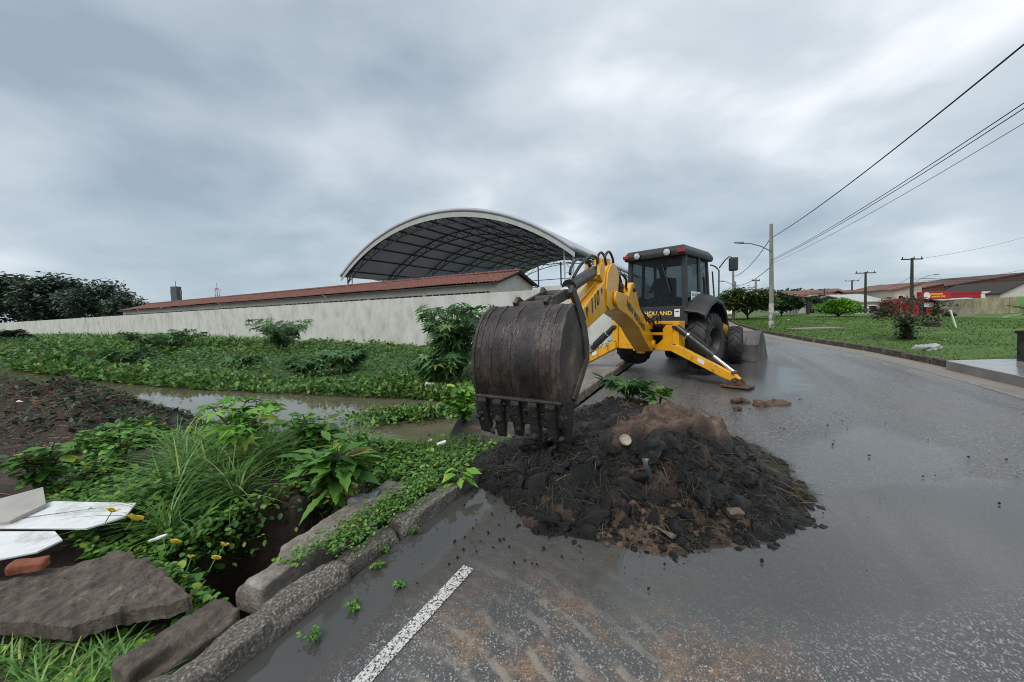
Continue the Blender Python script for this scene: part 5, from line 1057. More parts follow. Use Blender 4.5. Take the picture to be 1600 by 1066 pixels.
# tall grass grows in tussocks whose blades arch outwards
PP = []; MMs = []
for q in range(34):
    ct, cc_ = rng.normal(1.9, .34), rng.normal(3.95, .55)
    if float(bank_z(ct, cc_)) < -.25: continue
    nb_ = 75; yaw = rng.uniform(0, 6.283, nb_); rr = rng.random(nb_) * .07; tb, cb = ct + np.cos(yaw) * rr, cc_ + np.sin(yaw) * rr; PP.append(np.stack([tb * ER.x + cb * EC.x, tb * ER.y + cb * EC.y, np.full(nb_, float(bank_z(ct, cc_)))], -1)); MMs.append(rots(nb_, .75, 1.5, .30, .72))
o = scatter('tall_grass', blade(.9, 7, .011), np.concatenate(MMs), np.concatenate(PP), M_grass); o['kind'] = 'stuff'; o['label'] = 'tall arching grass clump beside the dark pit'; o['category'] = 'grass'
n = 1500; ta = rng.uniform(.34, .62, n); ca_ = rng.uniform(2.05, 3.3, n); z = bank_z(ta, ca_); k = ~in_poly(ta * ER.x + ca_ * EC.x, ta * ER.y + ca_ * EC.y, SLAB)
P = np.stack([ta * ER.x + ca_ * EC.x, ta * ER.y + ca_ * EC.y, z], -1)[k]; o = scatter('short_grass', blade(.8, 5, .028), rots(len(P), .6, 1.45, .09, .22), P, M_grass); o['kind'] = 'stuff'; o['label'] = 'short grass at the bottom left around the slab'; o['category'] = 'grass'
n = 1600; ta = rng.normal(3.3, .35, n); ca_ = rng.normal(2.75, .3, n); z = bank_z(ta, ca_); P = np.stack([ta * ER.x + ca_ * EC.x, ta * ER.y + ca_ * EC.y, z], -1); o = scatter('short_grass', blade(.6, 4, .02), rots(len(P), .7, 1.5, .10, .22), P, M_verge); o['kind'] = 'stuff'; o['label'] = 'grass tuft left of the black mud by the canal'; o['category'] = 'grass'
# dead grass and roots over the left soil heap
n = 16000; ta = rng.normal(1.9, .9, n); ca_ = rng.normal(9.8, 1.9, n); z = bank_z(ta, ca_); k = z > -.6; P = np.stack([ta * ER.x + ca_ * EC.x, ta * ER.y + ca_ * EC.y, z + .01], -1)[k]; o = scatter('dead_roots', blade(.5, 3, .016), rots(len(P), -.55, .4, .10, .34), P, M_straw_b); o['kind'] = 'stuff'; o['label'] = 'tangle of dead roots and straw on the dark soil heap'; o['category'] = 'dead grass'
n = 3600; ta = rng.normal(2.5, .7, n); ca_ = rng.normal(8.8, 1.9, n); z = bank_z(ta, ca_); k = z > -.6; P = np.stack([ta * ER.x + ca_ * EC.x, ta * ER.y + ca_ * EC.y, z + .01], -1)[k]; o = scatter('heap_weeds', LEAF2, rots(len(P), -.2, 1, .05, .13), P, M_leafdk); o['kind'] = 'stuff'; o['label'] = 'dark weeds on the crest of the dark soil heap'; o['category'] = 'vegetation'
n = 900; ta = rng.uniform(1.05, 2.35, n); ca_ = np.where(rng.random(n) < .75, 3.27 + rng.normal(0, .04, n), rng.uniform(2.6, 3.1, n)); ta = np.where(ca_ < 2.9, 2.34 + rng.normal(0, .05, n), ta); P = np.stack([ta * ER.x + ca_ * EC.x, ta * ER.y + ca_ * EC.y, .08 - .30 * rng.random(n) ** 2], -1); o = scatter('hanging_vine', LEAFO, rots(n, -1.2, .3, .025, .055), P, M_leaf); o['kind'] = 'stuff'; o['label'] = 'dark vines hanging over the rim of the pit'; o['category'] = 'vegetation'
# root mat hanging in the pit
n = 2500; ta = rng.uniform(2.0, 2.9, n); ca_ = rng.uniform(2.4, 3.5, n); z = bank_z(ta, ca_) + .02; P = np.stack([ta * ER.x + ca_ * EC.x, ta * ER.y + ca_ * EC.y, z], -1); o = scatter('pit_roots', blade(.8, 3, .03), rots(n, -1.4, .2, .05, .16), P, M_straw_b); o['kind'] = 'stuff'; o['label'] = 'reddish root fibres on the far wall of the pit'; o['category'] = 'roots'
# weeds between kerb and concrete edge
n = 2600; ta = rng.uniform(1.15, 2.55, n); ca_ = 2.02 + .08 * rng.normal(size=n) + .06 * (ta - 1.2); k = fbm(ta, ca_, 2.2, 3) > -.05; P = np.stack([ta * ER.x + ca_ * EC.x, ta * ER.y + ca_ * EC.y, .11 + .05 * rng.random(n)], -1)[k]; o = scatter('kerb_weeds', LEAFO, rots(len(P), -.3, .8, .012, .030), P, M_leaf); o['kind'] = 'stuff'; o['label'] = 'small weeds growing between kerb and concrete edge'; o['category'] = 'vegetation'
# sprigs floating in the gutter, each its own thing
for i, (u, v, s, lab) in enumerate(((600, 862, .05, 'green sprig floating in the gutter below the bag'), (590, 888, .045, 'darker sprig in the gutter just under the upper sprig'), (490, 998, .06, 'sprig in the gutter water nearest the bottom edge'), (553, 950, .04, 'thin sprig in the middle of the gutter water'), (648, 832, .06, 'pale yellowish leaf cluster floating near the mud'), (624, 916, .03, 'small sprig on the asphalt side of the gutter'))):
    leafy_plant('gutter_sprig', gp(u, v, .012), s * .7, 9, 7, LEAF2, .024, M_leaf, lab, 'sprig', spread=1.3, stem_r=.002, petiole=.2)

# concrete edge beam at the pit, slab, boards, bricks
edge = crumbled('concrete_edge', 1.25, .22, .165, M_concrete, None, 301, .010, .005, .022); place_tc(edge, 1.62, 2.235, -.04, .13); tagt(edge, 'broken concrete edge beam running beside the dark pit', 'concrete')
edge2 = crumbled('concrete_edge', .40, .20, .12, M_slab, None, 305, .012, .008, .03); place_tc(edge2, .72, 2.16, -.04, .05); tagt(edge2, 'crumbled brownish concrete lump between slab and kerb', 'concrete')
def slab_mesh(name, pts, z, th, m, tilt, amp=.012):
    c = sum((Vector((x, y, 0)) for x, y in pts), Vector()) / len(pts); n = 26; bm = bmesh.new()
    P = [Vector((x, y, 0)) - c for x, y in pts]; k = len(P)
    top = [bm.verts.new(p) for p in P]; bm.faces.new(top); bmesh.ops.triangulate(bm, faces=bm.faces[:])
    for _ in range(5): bmesh.ops.subdivide_edges(bm, edges=bm.edges[:], cuts=1, use_grid_fill=True)
    bmesh.ops.triangulate(bm, faces=bm.faces[:])
    for v in bm.verts:
        bd = v.is_boundary; x, y = v.co.x, v.co.y; s = float(fbm(np.array(x + 5), np.array(y + 3), 9, 4)); v.co.z += amp * s * 2 + amp * .5 * float(fbm(np.array(x + 9), np.array(y), 40, 3)) - (.006 if bd else 0)
        if bd: v.co.x *= 1 + .10 * s; v.co.y *= 1 + .16 * s
    bmesh.ops.recalc_face_normals(bm, faces=bm.faces)
    r = bmesh.ops.extrude_face_region(bm, geom=bm.faces[:]); vs = [g for g in r['geom'] if isinstance(g, bmesh.types.BMVert)]; bmesh.ops.translate(bm, verts=vs, vec=(0, 0, -th)); bmesh.ops.recalc_face_normals(bm, faces=bm.faces)
    me = bpy.data.meshes.new(name); bm.to_mesh(me); bm.free(); o = link_mesh(name, me, m); o.location = (c.x, c.y, z); o.rotation_euler = tilt; return o
o = slab_mesh('broken_slab', SLAB, .095, .07, M_slab, (R_(2), R_(-1), 0), .02); tagt(o, 'big broken brown concrete slab lying in the weeds, bottom left', 'slab')
def board(pts, z, tilt, label, th=.014, m=M_board):
    c = sum((Vector((x, y, 0)) for x, y in pts), Vector()) / len(pts); mb = MB(); mb.prism([(x - c.x, y - c.y) for x, y in pts], lambda x, y, w: Vector((x, y, w)), -th, 0)
    o = mb.build('discarded_board', m, None, .003); o.location = (c.x, c.y, z); o.rotation_euler = tilt; tagt(o, label, 'board', 'discarded boards'); return o
board(BOARDS[0], .185, (R_(1.5), R_(1), 0), 'white board with its corner pointing at the tall grass, upper of two')
board(BOARDS[1], .165, (R_(1), 0, 0), 'white board below the upper board, half covered by vines')
board(BOARDS[2], .225, (R_(4), R_(1), 0), 'greyish flat panel behind the white boards', .03, mat('grey_panel', [(.3, (.30, .28, .25)), (.7, (.42, .40, .37))], rough=.7, scale=4, detail=8))
for (u, v, z, a, L, lab) in ((46, 889, .14, 25, .15, 'orange brick fragment between boards and slab'), (402, 920, .05, 50, .07, 'small red brick chip at the pit corner')):
    o = rough_block('brick_fragment', L, L * .5, L * .35, M_brickr, None, int(u), .015, .008); o.location = gp(u, v, z); o.rotation_euler = (.1, .1, R_(a)); tagt(o, lab, 'brick')
o = rough_block('plastic_bag', .19, .15, .10, M_plasticbag, None, 411, .05, .05); o.location = gp(573, 790, .06); o.rotation_euler = (0, 0, .5); tagt(o, 'crumpled grey plastic bag at the end of the concrete edge', 'plastic bag')
for (u, v, L, lab) in ((247, 848, .09, 'thin white plastic strip in the vines'), (690, 697, .09, 'pinkish white litter left of the muddy teeth'), (672, 692, .06, 'small white scrap next to the pinkish litter')):
    p = gp(u, v, .02 if u > 400 else .16); o = rough_block('litter', L, L * .25, .02, M_litter, None, int(u), .008, .012); o.location = p + Vector((0, 0, .02)); o.rotation_euler = (.1, -.1, .5); tagt(o, lab, 'litter')
for (u, v, Y, lab) in ((112, 578, 15, 'pale litter in the grass at the left of the far bank'), (370, 605, 12, 'white scrap at the far water edge'), (672, 613, 9.2, 'white scrap in the weeds left of the bucket'), (33, 640, 5.6, 'white scrap on the dark soil heap')):
    p = pY(u, v, Y); t_, c_ = to_tc(p); p.z = max(p.z, float(bank_z(t_, c_)) + .1); o = rough_block('litter', .28 if Y > 8 else .1, .12 if Y > 8 else .04, .1 if Y > 8 else .03, M_litter, None, int(u), .02, .03); o.location = p; o.rotation_euler = (.3, .3, .4); tagt(o, lab, 'litter')
# yellow flowers
def flower(p, s, lab):
    r = empty('yellow_flower', p, random.uniform(0, 6), lab, 'flower', 'yellow flowers in the vines'); r.rotation_euler = (R_(-35), R_(random.uniform(-25, 25)), 0); mb = MB(); mb.cyl((0, 0, -.06), (0, 0, .0), .003, 5); mb.build('stalk', M_leaf, r)
    for k in range(5):
        a = k * 1.2566; ms = rots(1, .5, .6, s, s, np.array([a]), np.array([1.25])); scatter('petal', LEAFO, ms, np.zeros((1, 3)), M_flower, r, True)
    mb = MB(); mb.lathe([(-.004, .001), (.0, .008), (.008, .006), (.012, .001)], (0, 0, .006), 'z', 10); mb.build('centre', M_bark, r, 0, True)
for (u, v, z, s, lab) in ((207, 813, .30, .055, 'largest yellow flower, right of the white board corner'), (174, 801, .30, .045, 'yellow flower lying over the white board corner'), (272, 849, .24, .035, 'yellow flower at the end of the white plastic strip'), (299, 872, .2, .025, 'small pale yellow flower below the plastic strip'), (336, 874, .2, .03, 'cream flower near the pit, lower of the pair'), (350, 853, .22, .028, 'cream flower near the pit, upper of the pair'), (120, 719, .42, .04, 'yellow flower at the top of the vines before the soil heap')):
    flower(gp(u, v, z * .8), s * 1.15, lab)

# ================================================================== RIGHT SIDE
n = 95000; t = 6 + 46 * rng.random(n) ** 1.5; s = .12 + 24 * rng.random(n) ** 1.5; c = rkc(t) - s; X = t * ER.x + c * EC.x; Y = t * ER.y + c * EC.y; z = verge_z(t, s)
k = (Y > 4) & (np.abs(X) < Y * 1.5 + 2) & (fbm(t, s, .9, 3) > -.32); bare = (X > 8.6) & (Y < 9.1) & (Y > 5); k &= ~in_poly(X, Y, [tuple((cx_ + (p - cx_) * 1.03)[:2]) for p in CROSS]); dist = np.hypot(X, Y)
P = np.stack([X, Y, z], -1)[k]; Ms = rots(int(k.sum()), .35, 1.3, .035, .085) * np.clip(dist[k] / 13, .9, 2.4)[:, None, None]
o = scatter('verge_grass', blade(.5, 2, .10), Ms, P, M_verge); o['kind'] = 'stuff'; o['label'] = 'mown green grass blades on the right verge'; o['category'] = 'grass'
# dark weeds in the hollow
n = 5000; t = rng.uniform(13, 34, n); s = 4.5 + .5 * np.sin(t * .25) + rng.normal(0, .35, n); c = rkc(t) - s; P = np.stack([t * ER.x + c * EC.x, t * ER.y + c * EC.y, verge_z(t, s) + rng.uniform(0, .15, n)], -1); o = scatter('ditch_weeds', LEAF2, rots(n, -.2, 1.2, .04, .10), P, M_leaf); o['kind'] = 'stuff'; o['label'] = 'dark weeds along the drain across the verge'; o['category'] = 'vegetation'
# drain cover slab over the ditch
p0, p1 = on_verge(1237, 516), on_verge(1308, 515); mb = MB(); d = (p1 - p0); d.z = 0; ln = d.length; zc = max(p0.z, p1.z) + .02
mb.box((0, 0, 0), (ln, .9, .10)); o = mb.build('culvert_slab', M_concrete, None, .01); o.location = (p0 + p1) / 2; o.location.z = zc + .02; o.rotation_euler = (0, 0, math.atan2(d.y, d.x)); tagt(o, 'thin pale concrete slab bridging the ditch in the verge', 'slab')
for (u, v, L, h_, lab) in ((1448, 546, .75, .14, 'pale grey lump of rubble in the verge near the road'), (1455, 510, .9, .25, 'dark weedy clump in the verge right of the small tree'), (1232, 501, .35, .10, 'small white litter in the grass by the near pole'), (1512, 490, .6, .05, 'white scrap at the far edge of the verge')):
    p = on_verge(u, v); o = rough_block('rubble_lump', L, L * .5, h_, mat('grey_litter', [(.3, (.28, .28, .26)), (.7, (.45, .45, .42))], rough=.8, scale=8) if 'white' in lab or 'pale' in lab else M_soil, None, int(u), .06, .05); o.location = p - Vector((0, 0, .01)); o.rotation_euler = (0, 0, random.uniform(0, 1)); tagt(o, lab, 'debris')
p = on_verge(1495, 513); mb = MB(); mb.bar((0, 0, -.1), (-.32, 0, .85), .06); o = mb.build('leaning_post', M_white, None, .01); o.location = p; tagt(o, 'white post leaning left in the middle of the verge', 'post')
# dark gate post and banana plant at the right edge
pp_ = gp(1608, 566, .2); mb = MB(); mb.box((0, 0, .28), (.24, .22, .62)).box((0, 0, .61), (.29, .27, .06)); o = mb.build('gate_post', mat('mossy_concrete', [(.3, (.012, .013, .011)), (.7, (.05, .05, .042))], rough=.9, scale=6, bump=.4), None, .02); o.location = pp_; tagt(o, 'dark mossy concrete post at the right edge of the picture', 'post')
ban = empty('banana_plant', gp(1634, 566, .2), 0, 'banana plant with broad torn leaves reaching in from the right edge', 'plant')
mb = MB(); mb.tube([(0, 0, -.1), (.02, 0, .5), (0, .02, 1.0)], [.09, .075, .05], 10); mb.build('stem', M_leaf, ban, 0, True)
for (a, t_, L, w_) in ((3.0, .35, 1.0, .42), (2.6, .75, .8, .4), (3.5, .15, .85, .45), (.3, .6, 1.1, .4), (1.2, .9, 1.0, .4), (5, .7, 1.0, .4), (3.2, 1.05, .6, .35)):
    V = []; F = []
    for i in range(13):
        q = i / 12; wd = w_ * math.sin(math.pi * min(q * .93 + .05, 1)) ** .7 * .55; zz = -.42 * q * q
        V += [(-wd, q, zz - .25 * wd + .03 * (i % 2)), (0, q, zz), (wd, q, zz - .25 * wd + .03 * (i % 2))]
    for i in range(12): F += [(3 * i, 3 * i + 1, 3 * i + 4, 3 * i + 3), (3 * i + 1, 3 * i + 2, 3 * i + 5, 3 * i + 4)]
    L *= .72; ms = rots(1, t_, t_ + .01, L, L, np.array([a])); scatter('leaf', (V, F), ms, np.array([[0, 0, .95]]), M_leafbr if t_ < .5 else M_leaf, ban, True)

# ---- trees
def tree(name, base, H, trunk_h, rx, rz, nleaf, size, m, label, cat='tree', group=None, seed=0, clumps=26, trunk_r=.16, ry=None, leaf=LEAF2, flat=0):
    r = np.random.default_rng(seed); root = empty(name, base, 0, label, cat, group); mb = MB(); cz = H - rz; ry = ry or rx
    mb.tube([(0, 0, -.3), (.03 * H * .2, 0, trunk_h * .5), (0, .02 * H, trunk_h)], [trunk_r * 1.25, trunk_r, trunk_r * .8], 9)
    C = []
    for i in range(clumps):
        v = r.normal(size=3); v /= np.linalg.norm(v); v *= r.uniform(.45, 1.0) ** .6; 
        if flat and v[2] < -.3: v[2] = -.3
        C.append((v[0] * rx * .85, v[1] * ry * .85, cz + v[2] * rz * .82))
        if i % 2 == 0:
            e = Vector(C[-1]); mb.tube([(0, 0, trunk_h * r.uniform(.75, 1)), Vector((e.x * .45, e.y * .45, trunk_h + (e.z - trunk_h) * .55)), e], [trunk_r * .45, trunk_r * .28, trunk_r * .07], 5)
    mb.build('trunk', M_bark, root, 0, True)
    C = np.array(C); k = r.integers(0, clumps, nleaf); cr = min(rx, rz) * r.uniform(.34, .56, clumps) * (1.25 if flat else 1); d = r.normal(size=(nleaf, 3)); d /= np.linalg.norm(d, axis=1)[:, None]; d *= (r.random(nleaf) ** .45)[:, None]
    P = C[k] + d * cr[k][:, None] * np.array([1.15, 1.15, .8]); scatter('crown', leaf, rots(nleaf, -.9, .5, size * .6, size * 1.3), P, m, root); return root
# left: big dark trees behind the wall
for i, (u, vb, vt, Y, wpx, nl, sz, lab) in enumerate(((30, 520, 427, 95, 130, 9000, 1.1, 'big dark tree behind the wall at the left edge'), (95, 515, 432, 80, 90, 8000, .95, 'big rounded dark tree second from the left edge'), (158, 512, 436, 68, 85, 6500, .6, 'dark tree with ragged thin top next to the tiled building'), (200, 510, 462, 63, 50, 3800, .55, 'lower tree touching the left end of the tiled roof'), (-60, 520, 440, 130, 110, 6000, 1.5, 'dark tree partly outside the left edge'))):
    b = pY(u, vb, Y); top = pY(u, vt, Y); b.z = 0; H = top.z; rx = wpx / 2 / FPX * Y
    tree('broadleaf_tree', b, H, H * .3, rx, H * .42, nl, sz, M_leafhaze, lab, group='trees behind the wall', seed=50 + i, clumps=34 if i != 2 else 40, trunk_r=.3)
p = pY(18, 535, 40); t_, c_ = to_tc(p); p.z = float(bank_z(t_, c_)); tree('dark_bush', p, 1.5, .2, 1.9, .8, 3000, .3, M_leafhaze, 'dark round bush in front of the wall at the far left', 'bush', seed=77, clumps=16, trunk_r=.08)
# right: street trees
def px_tree(name, u, vb, vt, Y, wpx, nl, sz, m, lab, seed, trunk=.3, clumps=26, zb=None, cat='tree', leaf=LEAF2, flat=1):
    b = pY(u, vb, Y); top = pY(u, vt, Y)
    if zb is not None: b.z = zb
    H = top.z - b.z; rx = wpx / 2 / FPX * Y; return tree(name, b, H, H * trunk, rx, H * (1 - trunk) * .5, nl, sz, m, lab, cat, seed=seed, clumps=clumps, trunk_r=max(.07, H * .03), leaf=leaf, flat=flat)
px_tree('street_tree', 1168, 500, 450, 38, 84, 11000, .30, M_street, 'broad low tree with dark rounded crown left of the near pole', 61, .16, 40, .1)
px_tree('street_tree', 1221, 497, 458, 46, 60, 6000, .32, M_leafdk, 'darker tree showing just right of the near pole', 62, .14, 26, .1)
px_tree('street_tree', 1282, 493, 462, 58, 40, 2600, .34, M_leafdk, 'small dark tree behind the bright clipped bush', 63, .25, 20, .3)
px_tree('clipped_bush', 1310, 497, 466, 37, 56, 9500, .20, M_leafbr, 'bright green dome-shaped clipped bush on the verge', 64, .08, 44, None, 'bush')
p = on_verge(1417, 530); tree('small_tree', p, 1.6, .6, 1.3, .6, 1700, .11, M_purple, 'small tree with sparse dark purplish leaves on the verge', 'tree', seed=65, clumps=20, trunk_r=.09)
n = 900; P = np.stack([p.x + rng.normal(0, .14, n), p.y + rng.normal(0, .14, n), p.z + rng.uniform(0, .75, n)], -1); o = scatter('ivy', LEAF2, rots(n, -.8, .6, .06, .14), P - np.array([[p.x, p.y, p.z]]), M_leafdk, bpy.data.objects['small_tree'])
px_tree('dark_bush', 1483, 496, 488, 36, 16, 700, .2, M_leafdk, 'small dark bush at the foot of the mouldy wall', 66, .1, 10, None, 'bush')

# ---- poles, lamps, cables
def pole(name, u, vb, vt, Y, w0, w1, m, lab, zb=None, cross=None, lamp=None, square=True, group=None, band=False, arms=1):
    b = pY(u, vb, Y); top = pY(u, vt, Y)
    if zb is not None: b.z = zb
    r = empty(name, b, 0, lab, 'utility pole', group); H = top.z - b.z; mb = MB()
    n = 4 if square else 10; mb.tube([(0, 0, -.3), (0, 0, H)], [w0 * .7, w1 * .7], n); sh = mb.build('shaft', m, r, .01 if square else 0, not square)
    if band:
        mb = MB(); mb.tube([(0, 0, H * .03), (0, 0, H * .26)], [w0 * .7 + .004, (w0 * .77 + w1 * .23) * .7 + .004], 4); mb.build('white_band', mat('worn_white_band', [(.4, (.13, .085, .06)), (.52, (.42, .40, .37)), (.7, (.60, .59, .56))], rough=.85, scale=4, detail=8), r)
        mb = MB(); mb.box((0, -w0 * .56, H * .13), (.07, .03, .35)); mb.build('slot', M_dark, r)
    for i in range(arms if cross else 0):
        mb = MB(); zc = H - .15 - i * .9; mb.bar((-cross, 0, zc), (cross, 0, zc), .10, .12)
        ca = mb.build('crossarm', M_wood, r)
        for x in (-cross * .9, cross * .2, cross * .9):
            mb = MB(); mb.lathe([(0, .03), (.08, .06), (.10, .03), (.2, .05), (.22, .01)], (x, 0, zc + .06), 'z', 8); mb.build('insulator', M_wood, ca)
    if lamp:
        dx, dz, dv = lamp; z0 = H - dv
        mb = MB(); mb.tube([(0, -.05, z0), (dx * .35, -.05, z0 + dz * .6), (dx * .75, -.05, z0 + dz * .97), (dx, -.05, z0 + dz)], .03, 6); la = mb.build('lamp_arm', M_pole, r, 0, True)
        mb = MB(); s = 1 if dx > 0 else -1; mb.prism([(dx - s * .1, z0 + dz - .04), (dx + s * .45, z0 + dz + .02), (dx + s * .5, z0 + dz + .07), (dx, z0 + dz + .09)], lambda x, z, w: Vector((x, w, z)), -.14, .02); mb.build('lamp_head', M_pole, la, .015)
    return r, top
pA, topA = pole('street_lamp_pole', 1205.5, 517, 350, 22.2, .24, .16, M_pole, 'nearest square concrete pole with white base band and curved lamp arm', None, None, (-1.75, .55, 1.65), True, None, True)
pB, topB = pole('street_lamp_pole', 1146, 500, 418, 38, .22, .17, M_pole, 'slim dark pole rising beside the cab mirror', 0, None, (-1.1, .5, 1.9), True)
pC, _ = pole('utility_pole', 1149, 498, 440, 45, .24, .18, M_pole, 'shorter pole directly behind the slim dark pole', 0)
pD, topD = pole('utility_pole', 1181, 495, 437, 52, .26, .2, M_pole, 'pole with short crossarm sticking up above the broad tree', .1, .55)
pE, _ = pole('utility_pole', 1288, 490, 451, 95, .3, .22, M_wood, 'most distant dark pole with crossarm above the house roofs', .5, 1.2)
pF, topF = pole('utility_pole', 1331, 490, 438, 78, .32, .24, M_wood, 'dark crossarm pole second from the bright bush', .4, 1.5)
pG, topG = pole('utility_pole', 1352, 493, 425, 50, .32, .22, M_wood, 'dark crossarm pole with lamp arm right of the bright bush', .4, 1.35, (1.9, .75, 2.6))
pH, topH = pole('utility_pole', 1424, 494, 403, 40, .34, .22, M_wood, 'tallest dark crossarm pole above the red shop', .45, 1.15, (2.4, 1.0, 2.9))
def cable(a, b, sag, r, lab, n=24):
    a = Vector(a); b = Vector(b); mb = MB(); mb.tube([a.lerp(b, i / n) - Vector((0, 0, sag * 4 * (i / n) * (1 - i / n))) for i in range(n + 1)], r, 5)
    o = mb.build('power_cable', M_wire, None, 0, True); tagt(o, lab, 'cable', 'overhead cables'); return o
def over(u, v, Y): return pY(u, v, Y)
def through(a, u, v, Y, k): q = pY(u, v, Y); a = Vector(a); return a + (q - a) * k
cable(pY(1207, 371, 22.2), through(pY(1207, 371, 22.2), 1600, 45, 6.6, 1.35), .35, .017, 'thick single cable climbing to the upper right corner')
for i, (v0, v1) in enumerate(((406, 143), (408, 152), (412, 176))): cable(pY(1205, v0, 22.1), through(pY(1205, v0, 22.1), 1600, v1, 7.0 + i * .3, 1.3), .30, 0.010 if i < 2 else .007, ['uppermost of three parallel cables on the near pole', 'middle of three parallel cables on the near pole', 'lowest thin cable of the three on the near pole'][i])
cable(pY(1205, 371, 22.2), pY(1146, 432, 38), .5, .022, 'cable from the near pole top down to the slim pole'); cable(pY(1203, 418, 22.2), pY(1147, 446, 38), .35, .02, 'lower cable from the near pole to the slim pole')
cable(topH - Vector((0, 0, .2)), pY(1660, 352, 46), .5, .014, 'highest thin cable right of the tallest dark pole'); cable(pY(1424, 434, 40), pY(1650, 408, 44), .8, .014, 'second thin cable right of the tallest dark pole'); cable(pY(1424, 434, 40), pY(1660, 425, 44), .5, .02, 'third thin cable right of the tallest dark pole'); cable(pY(1424, 437, 40), pY(1660, 434, 44), .3, .014, 'lowest thin cable right of the tallest dark pole')
cable(pY(1424, 432, 40), pY(1352, 455, 50), .5, .014, 'cable between the two nearest dark crossarm poles'); cable(topG, topF, .6, .012, 'cable linking the dark crossarm poles behind the bush')
cable(pY(1352, 452, 50), pY(1110, 449, 75), .8, .012, 'long thin cable low across the sky to the cab')

# ---- buildings on the right
def building(name, u0, u1, vtop, vbase, Y, depth, m, lab, zb=.4, roof=None, rm=None, wins=(), ry=0, cat='house', over_=.25, door=None):
    """front face spans pixel columns u0..u1 at distance Y; origin at the middle of its base"""
    a = pY(u0, vbase, Y); b = pY(u1, vbase, Y); wd = b.x - a.x; top = pY((u0 + u1) / 2, vtop, Y); H = top.z - zb; cx = (a.x + b.x) / 2
    r = empty(name, (cx, Y, zb), ry, lab, cat); mb = MB(); mb.box((0, depth / 2, H / 2 - .5), (wd, depth, H + 1)); mb.build('wall', m, r)
    e = over_
    if roof:
        kind, rh = roof; mb = MB()
        if kind == 'shed': mb.prism([(-e, H - .02), (depth + e, H + rh), (depth + e, H + rh + .14), (-e, H + .12)], lambda y, z, w: Vector((w, y, z)), -wd / 2 - e, wd / 2 + e)
        elif kind == 'slope':
            mb2 = MB(); mb2.prism([(-wd / 2, H - .03), (wd / 2, H - .03), (wd / 2, H + rh - .03)], lambda x, z, w: Vector((x, w, z)), 0, depth); mb2.build('gable', m, r)
            mb.prism([(-wd / 2 - e, H - .02), (wd / 2 + e, H + rh), (wd / 2 + e, H + rh + .16), (-wd / 2 - e, H + .14)], lambda x, z, w: Vector((x, w, z)), -e, depth + e)
        elif kind == 'gablex': mb.prism([(-e, H - .05), (depth / 2, H + rh), (depth + e, H - .05), (depth + e, H + .1), (depth / 2, H + rh + .16), (-e, H + .1)], lambda y, z, w: Vector((w, y, z)), -wd / 2 - e, wd / 2 + e)
        elif kind == 'gabley':
            mb2 = MB(); mb2.prism([(-wd / 2, H - .02), (wd / 2, H - .02), (0, H + rh - .02)], lambda x, z, w: Vector((x, w, z)), .01, depth - .01); mb2.build('gable', m, r)
            mb.prism([(-wd / 2 - e, H - .1), (0, H + rh), (wd / 2 + e, H - .1), (wd / 2 + e, H + .06), (0, H + rh + .16), (-wd / 2 - e, H + .06)], lambda x, z, w: Vector((x, w, z)), -e, depth + e)
        elif kind == 'flat': mb.box((0, depth / 2, H + rh / 2), (wd + 2 * e, depth + 2 * e, rh))
        mb.build('roof', rm or M_tile, r)
        if kind in ('gablex', 'shed') and (rm is None or rm is M_tile):
            pass
    for (fx, fz, fw, fh) in wins:
        mb = MB(); x = -wd / 2 + fx * wd; z = fz * H; mb.box((x, -.03, z), (fw + .14, .08, fh + .14)); fo = mb.build('window', M_white, r); mb = MB(); mb.box((x, -.075, z), (fw, .02, fh)); mb.build('pane', M_dark, fo)
    if door:
        fx, fw, fh = door; mb = MB(); x = -wd / 2 + fx * wd; mb.box((x, -.03, fh / 2), (fw, .06, fh)); mb.build('door', M_dark, r)
    return r, H, wd
# yellow mouldy wall
wr_ = empty('mouldy_wall', (0, 0, 0), 0, 'mouldy yellow plastered wall along the far side of the verge', 'wall'); a = pY(1467, 492, 50); b = pY(1700, 494, 46); hgt = 2.15
uu_ = (b - a); uu_.z = 0; L_ = uu_.length; uu_.normalize(); nn_ = Vector((uu_.y, -uu_.x, 0)); zb_ = -.55
for k in range(4):
    mb = MB(); s0, s1 = L_ * k / 4, L_ * (k + 1) / 4 - .02; mb.prism([(s0, -1), (s1, -1), (s1, hgt + .06 * k), (s0, hgt + .06 * k)], lambda s, z, w: Vector((a.x, a.y, zb_)) + uu_ * s - nn_ * w + Vector((0, 0, z)), 0, .18); mb.build('wall_panel', M_ywall, wr_)
    mb = MB(); mb.prism([(s1 - .12, -1), (s1 + .12, -1), (s1 + .12, hgt + .1), (s1 - .12, hgt + .1)], lambda s, z, w: Vector((a.x, a.y, zb_)) + uu_ * s - nn_ * w + Vector((0, 0, z)), -.06, -.003); mb.build('pilaster', M_ywall, wr_)
building('brick_house', 1476, 1610, 446, 492, 62, 12, M_brickw, 'long raw brick house with sloping tile roof behind the mouldy wall', -.5, ('slope', 1.9), M_brickw, [(.36, .83, 1.0, .8)], over_=.1)
building('brick_house', 1398, 1440, 453, 492, 56, 8, M_far[4], 'two-storey plastered house with tiled roof behind the tallest dark pole', -.5, ('slope', 1.0), M_tilef, [(.2, .62, .7, 1.2), (.62, .62, .8, 1.2)])
building('brick_house', 1441, 1474, 450, 492, 57, 9, M_brickw, 'dark brick upper wall between the plastered house and the red sign', -.5, ('slope', .6), M_tilef, over_=.15)
building('brick_house', 1385, 1400, 456, 492, 60, 8, M_brickw, 'narrow raw brick house left of the plastered two-storey one', -.5, ('flat', .2), M_brickw)
store, sh_, sw_ = building('red_shop', 1433, 1470, 466, 492, 51, 5, M_redp, 'red painted corner shop with lit sign above the entrance', -.5, None, None, [], cat='shop')
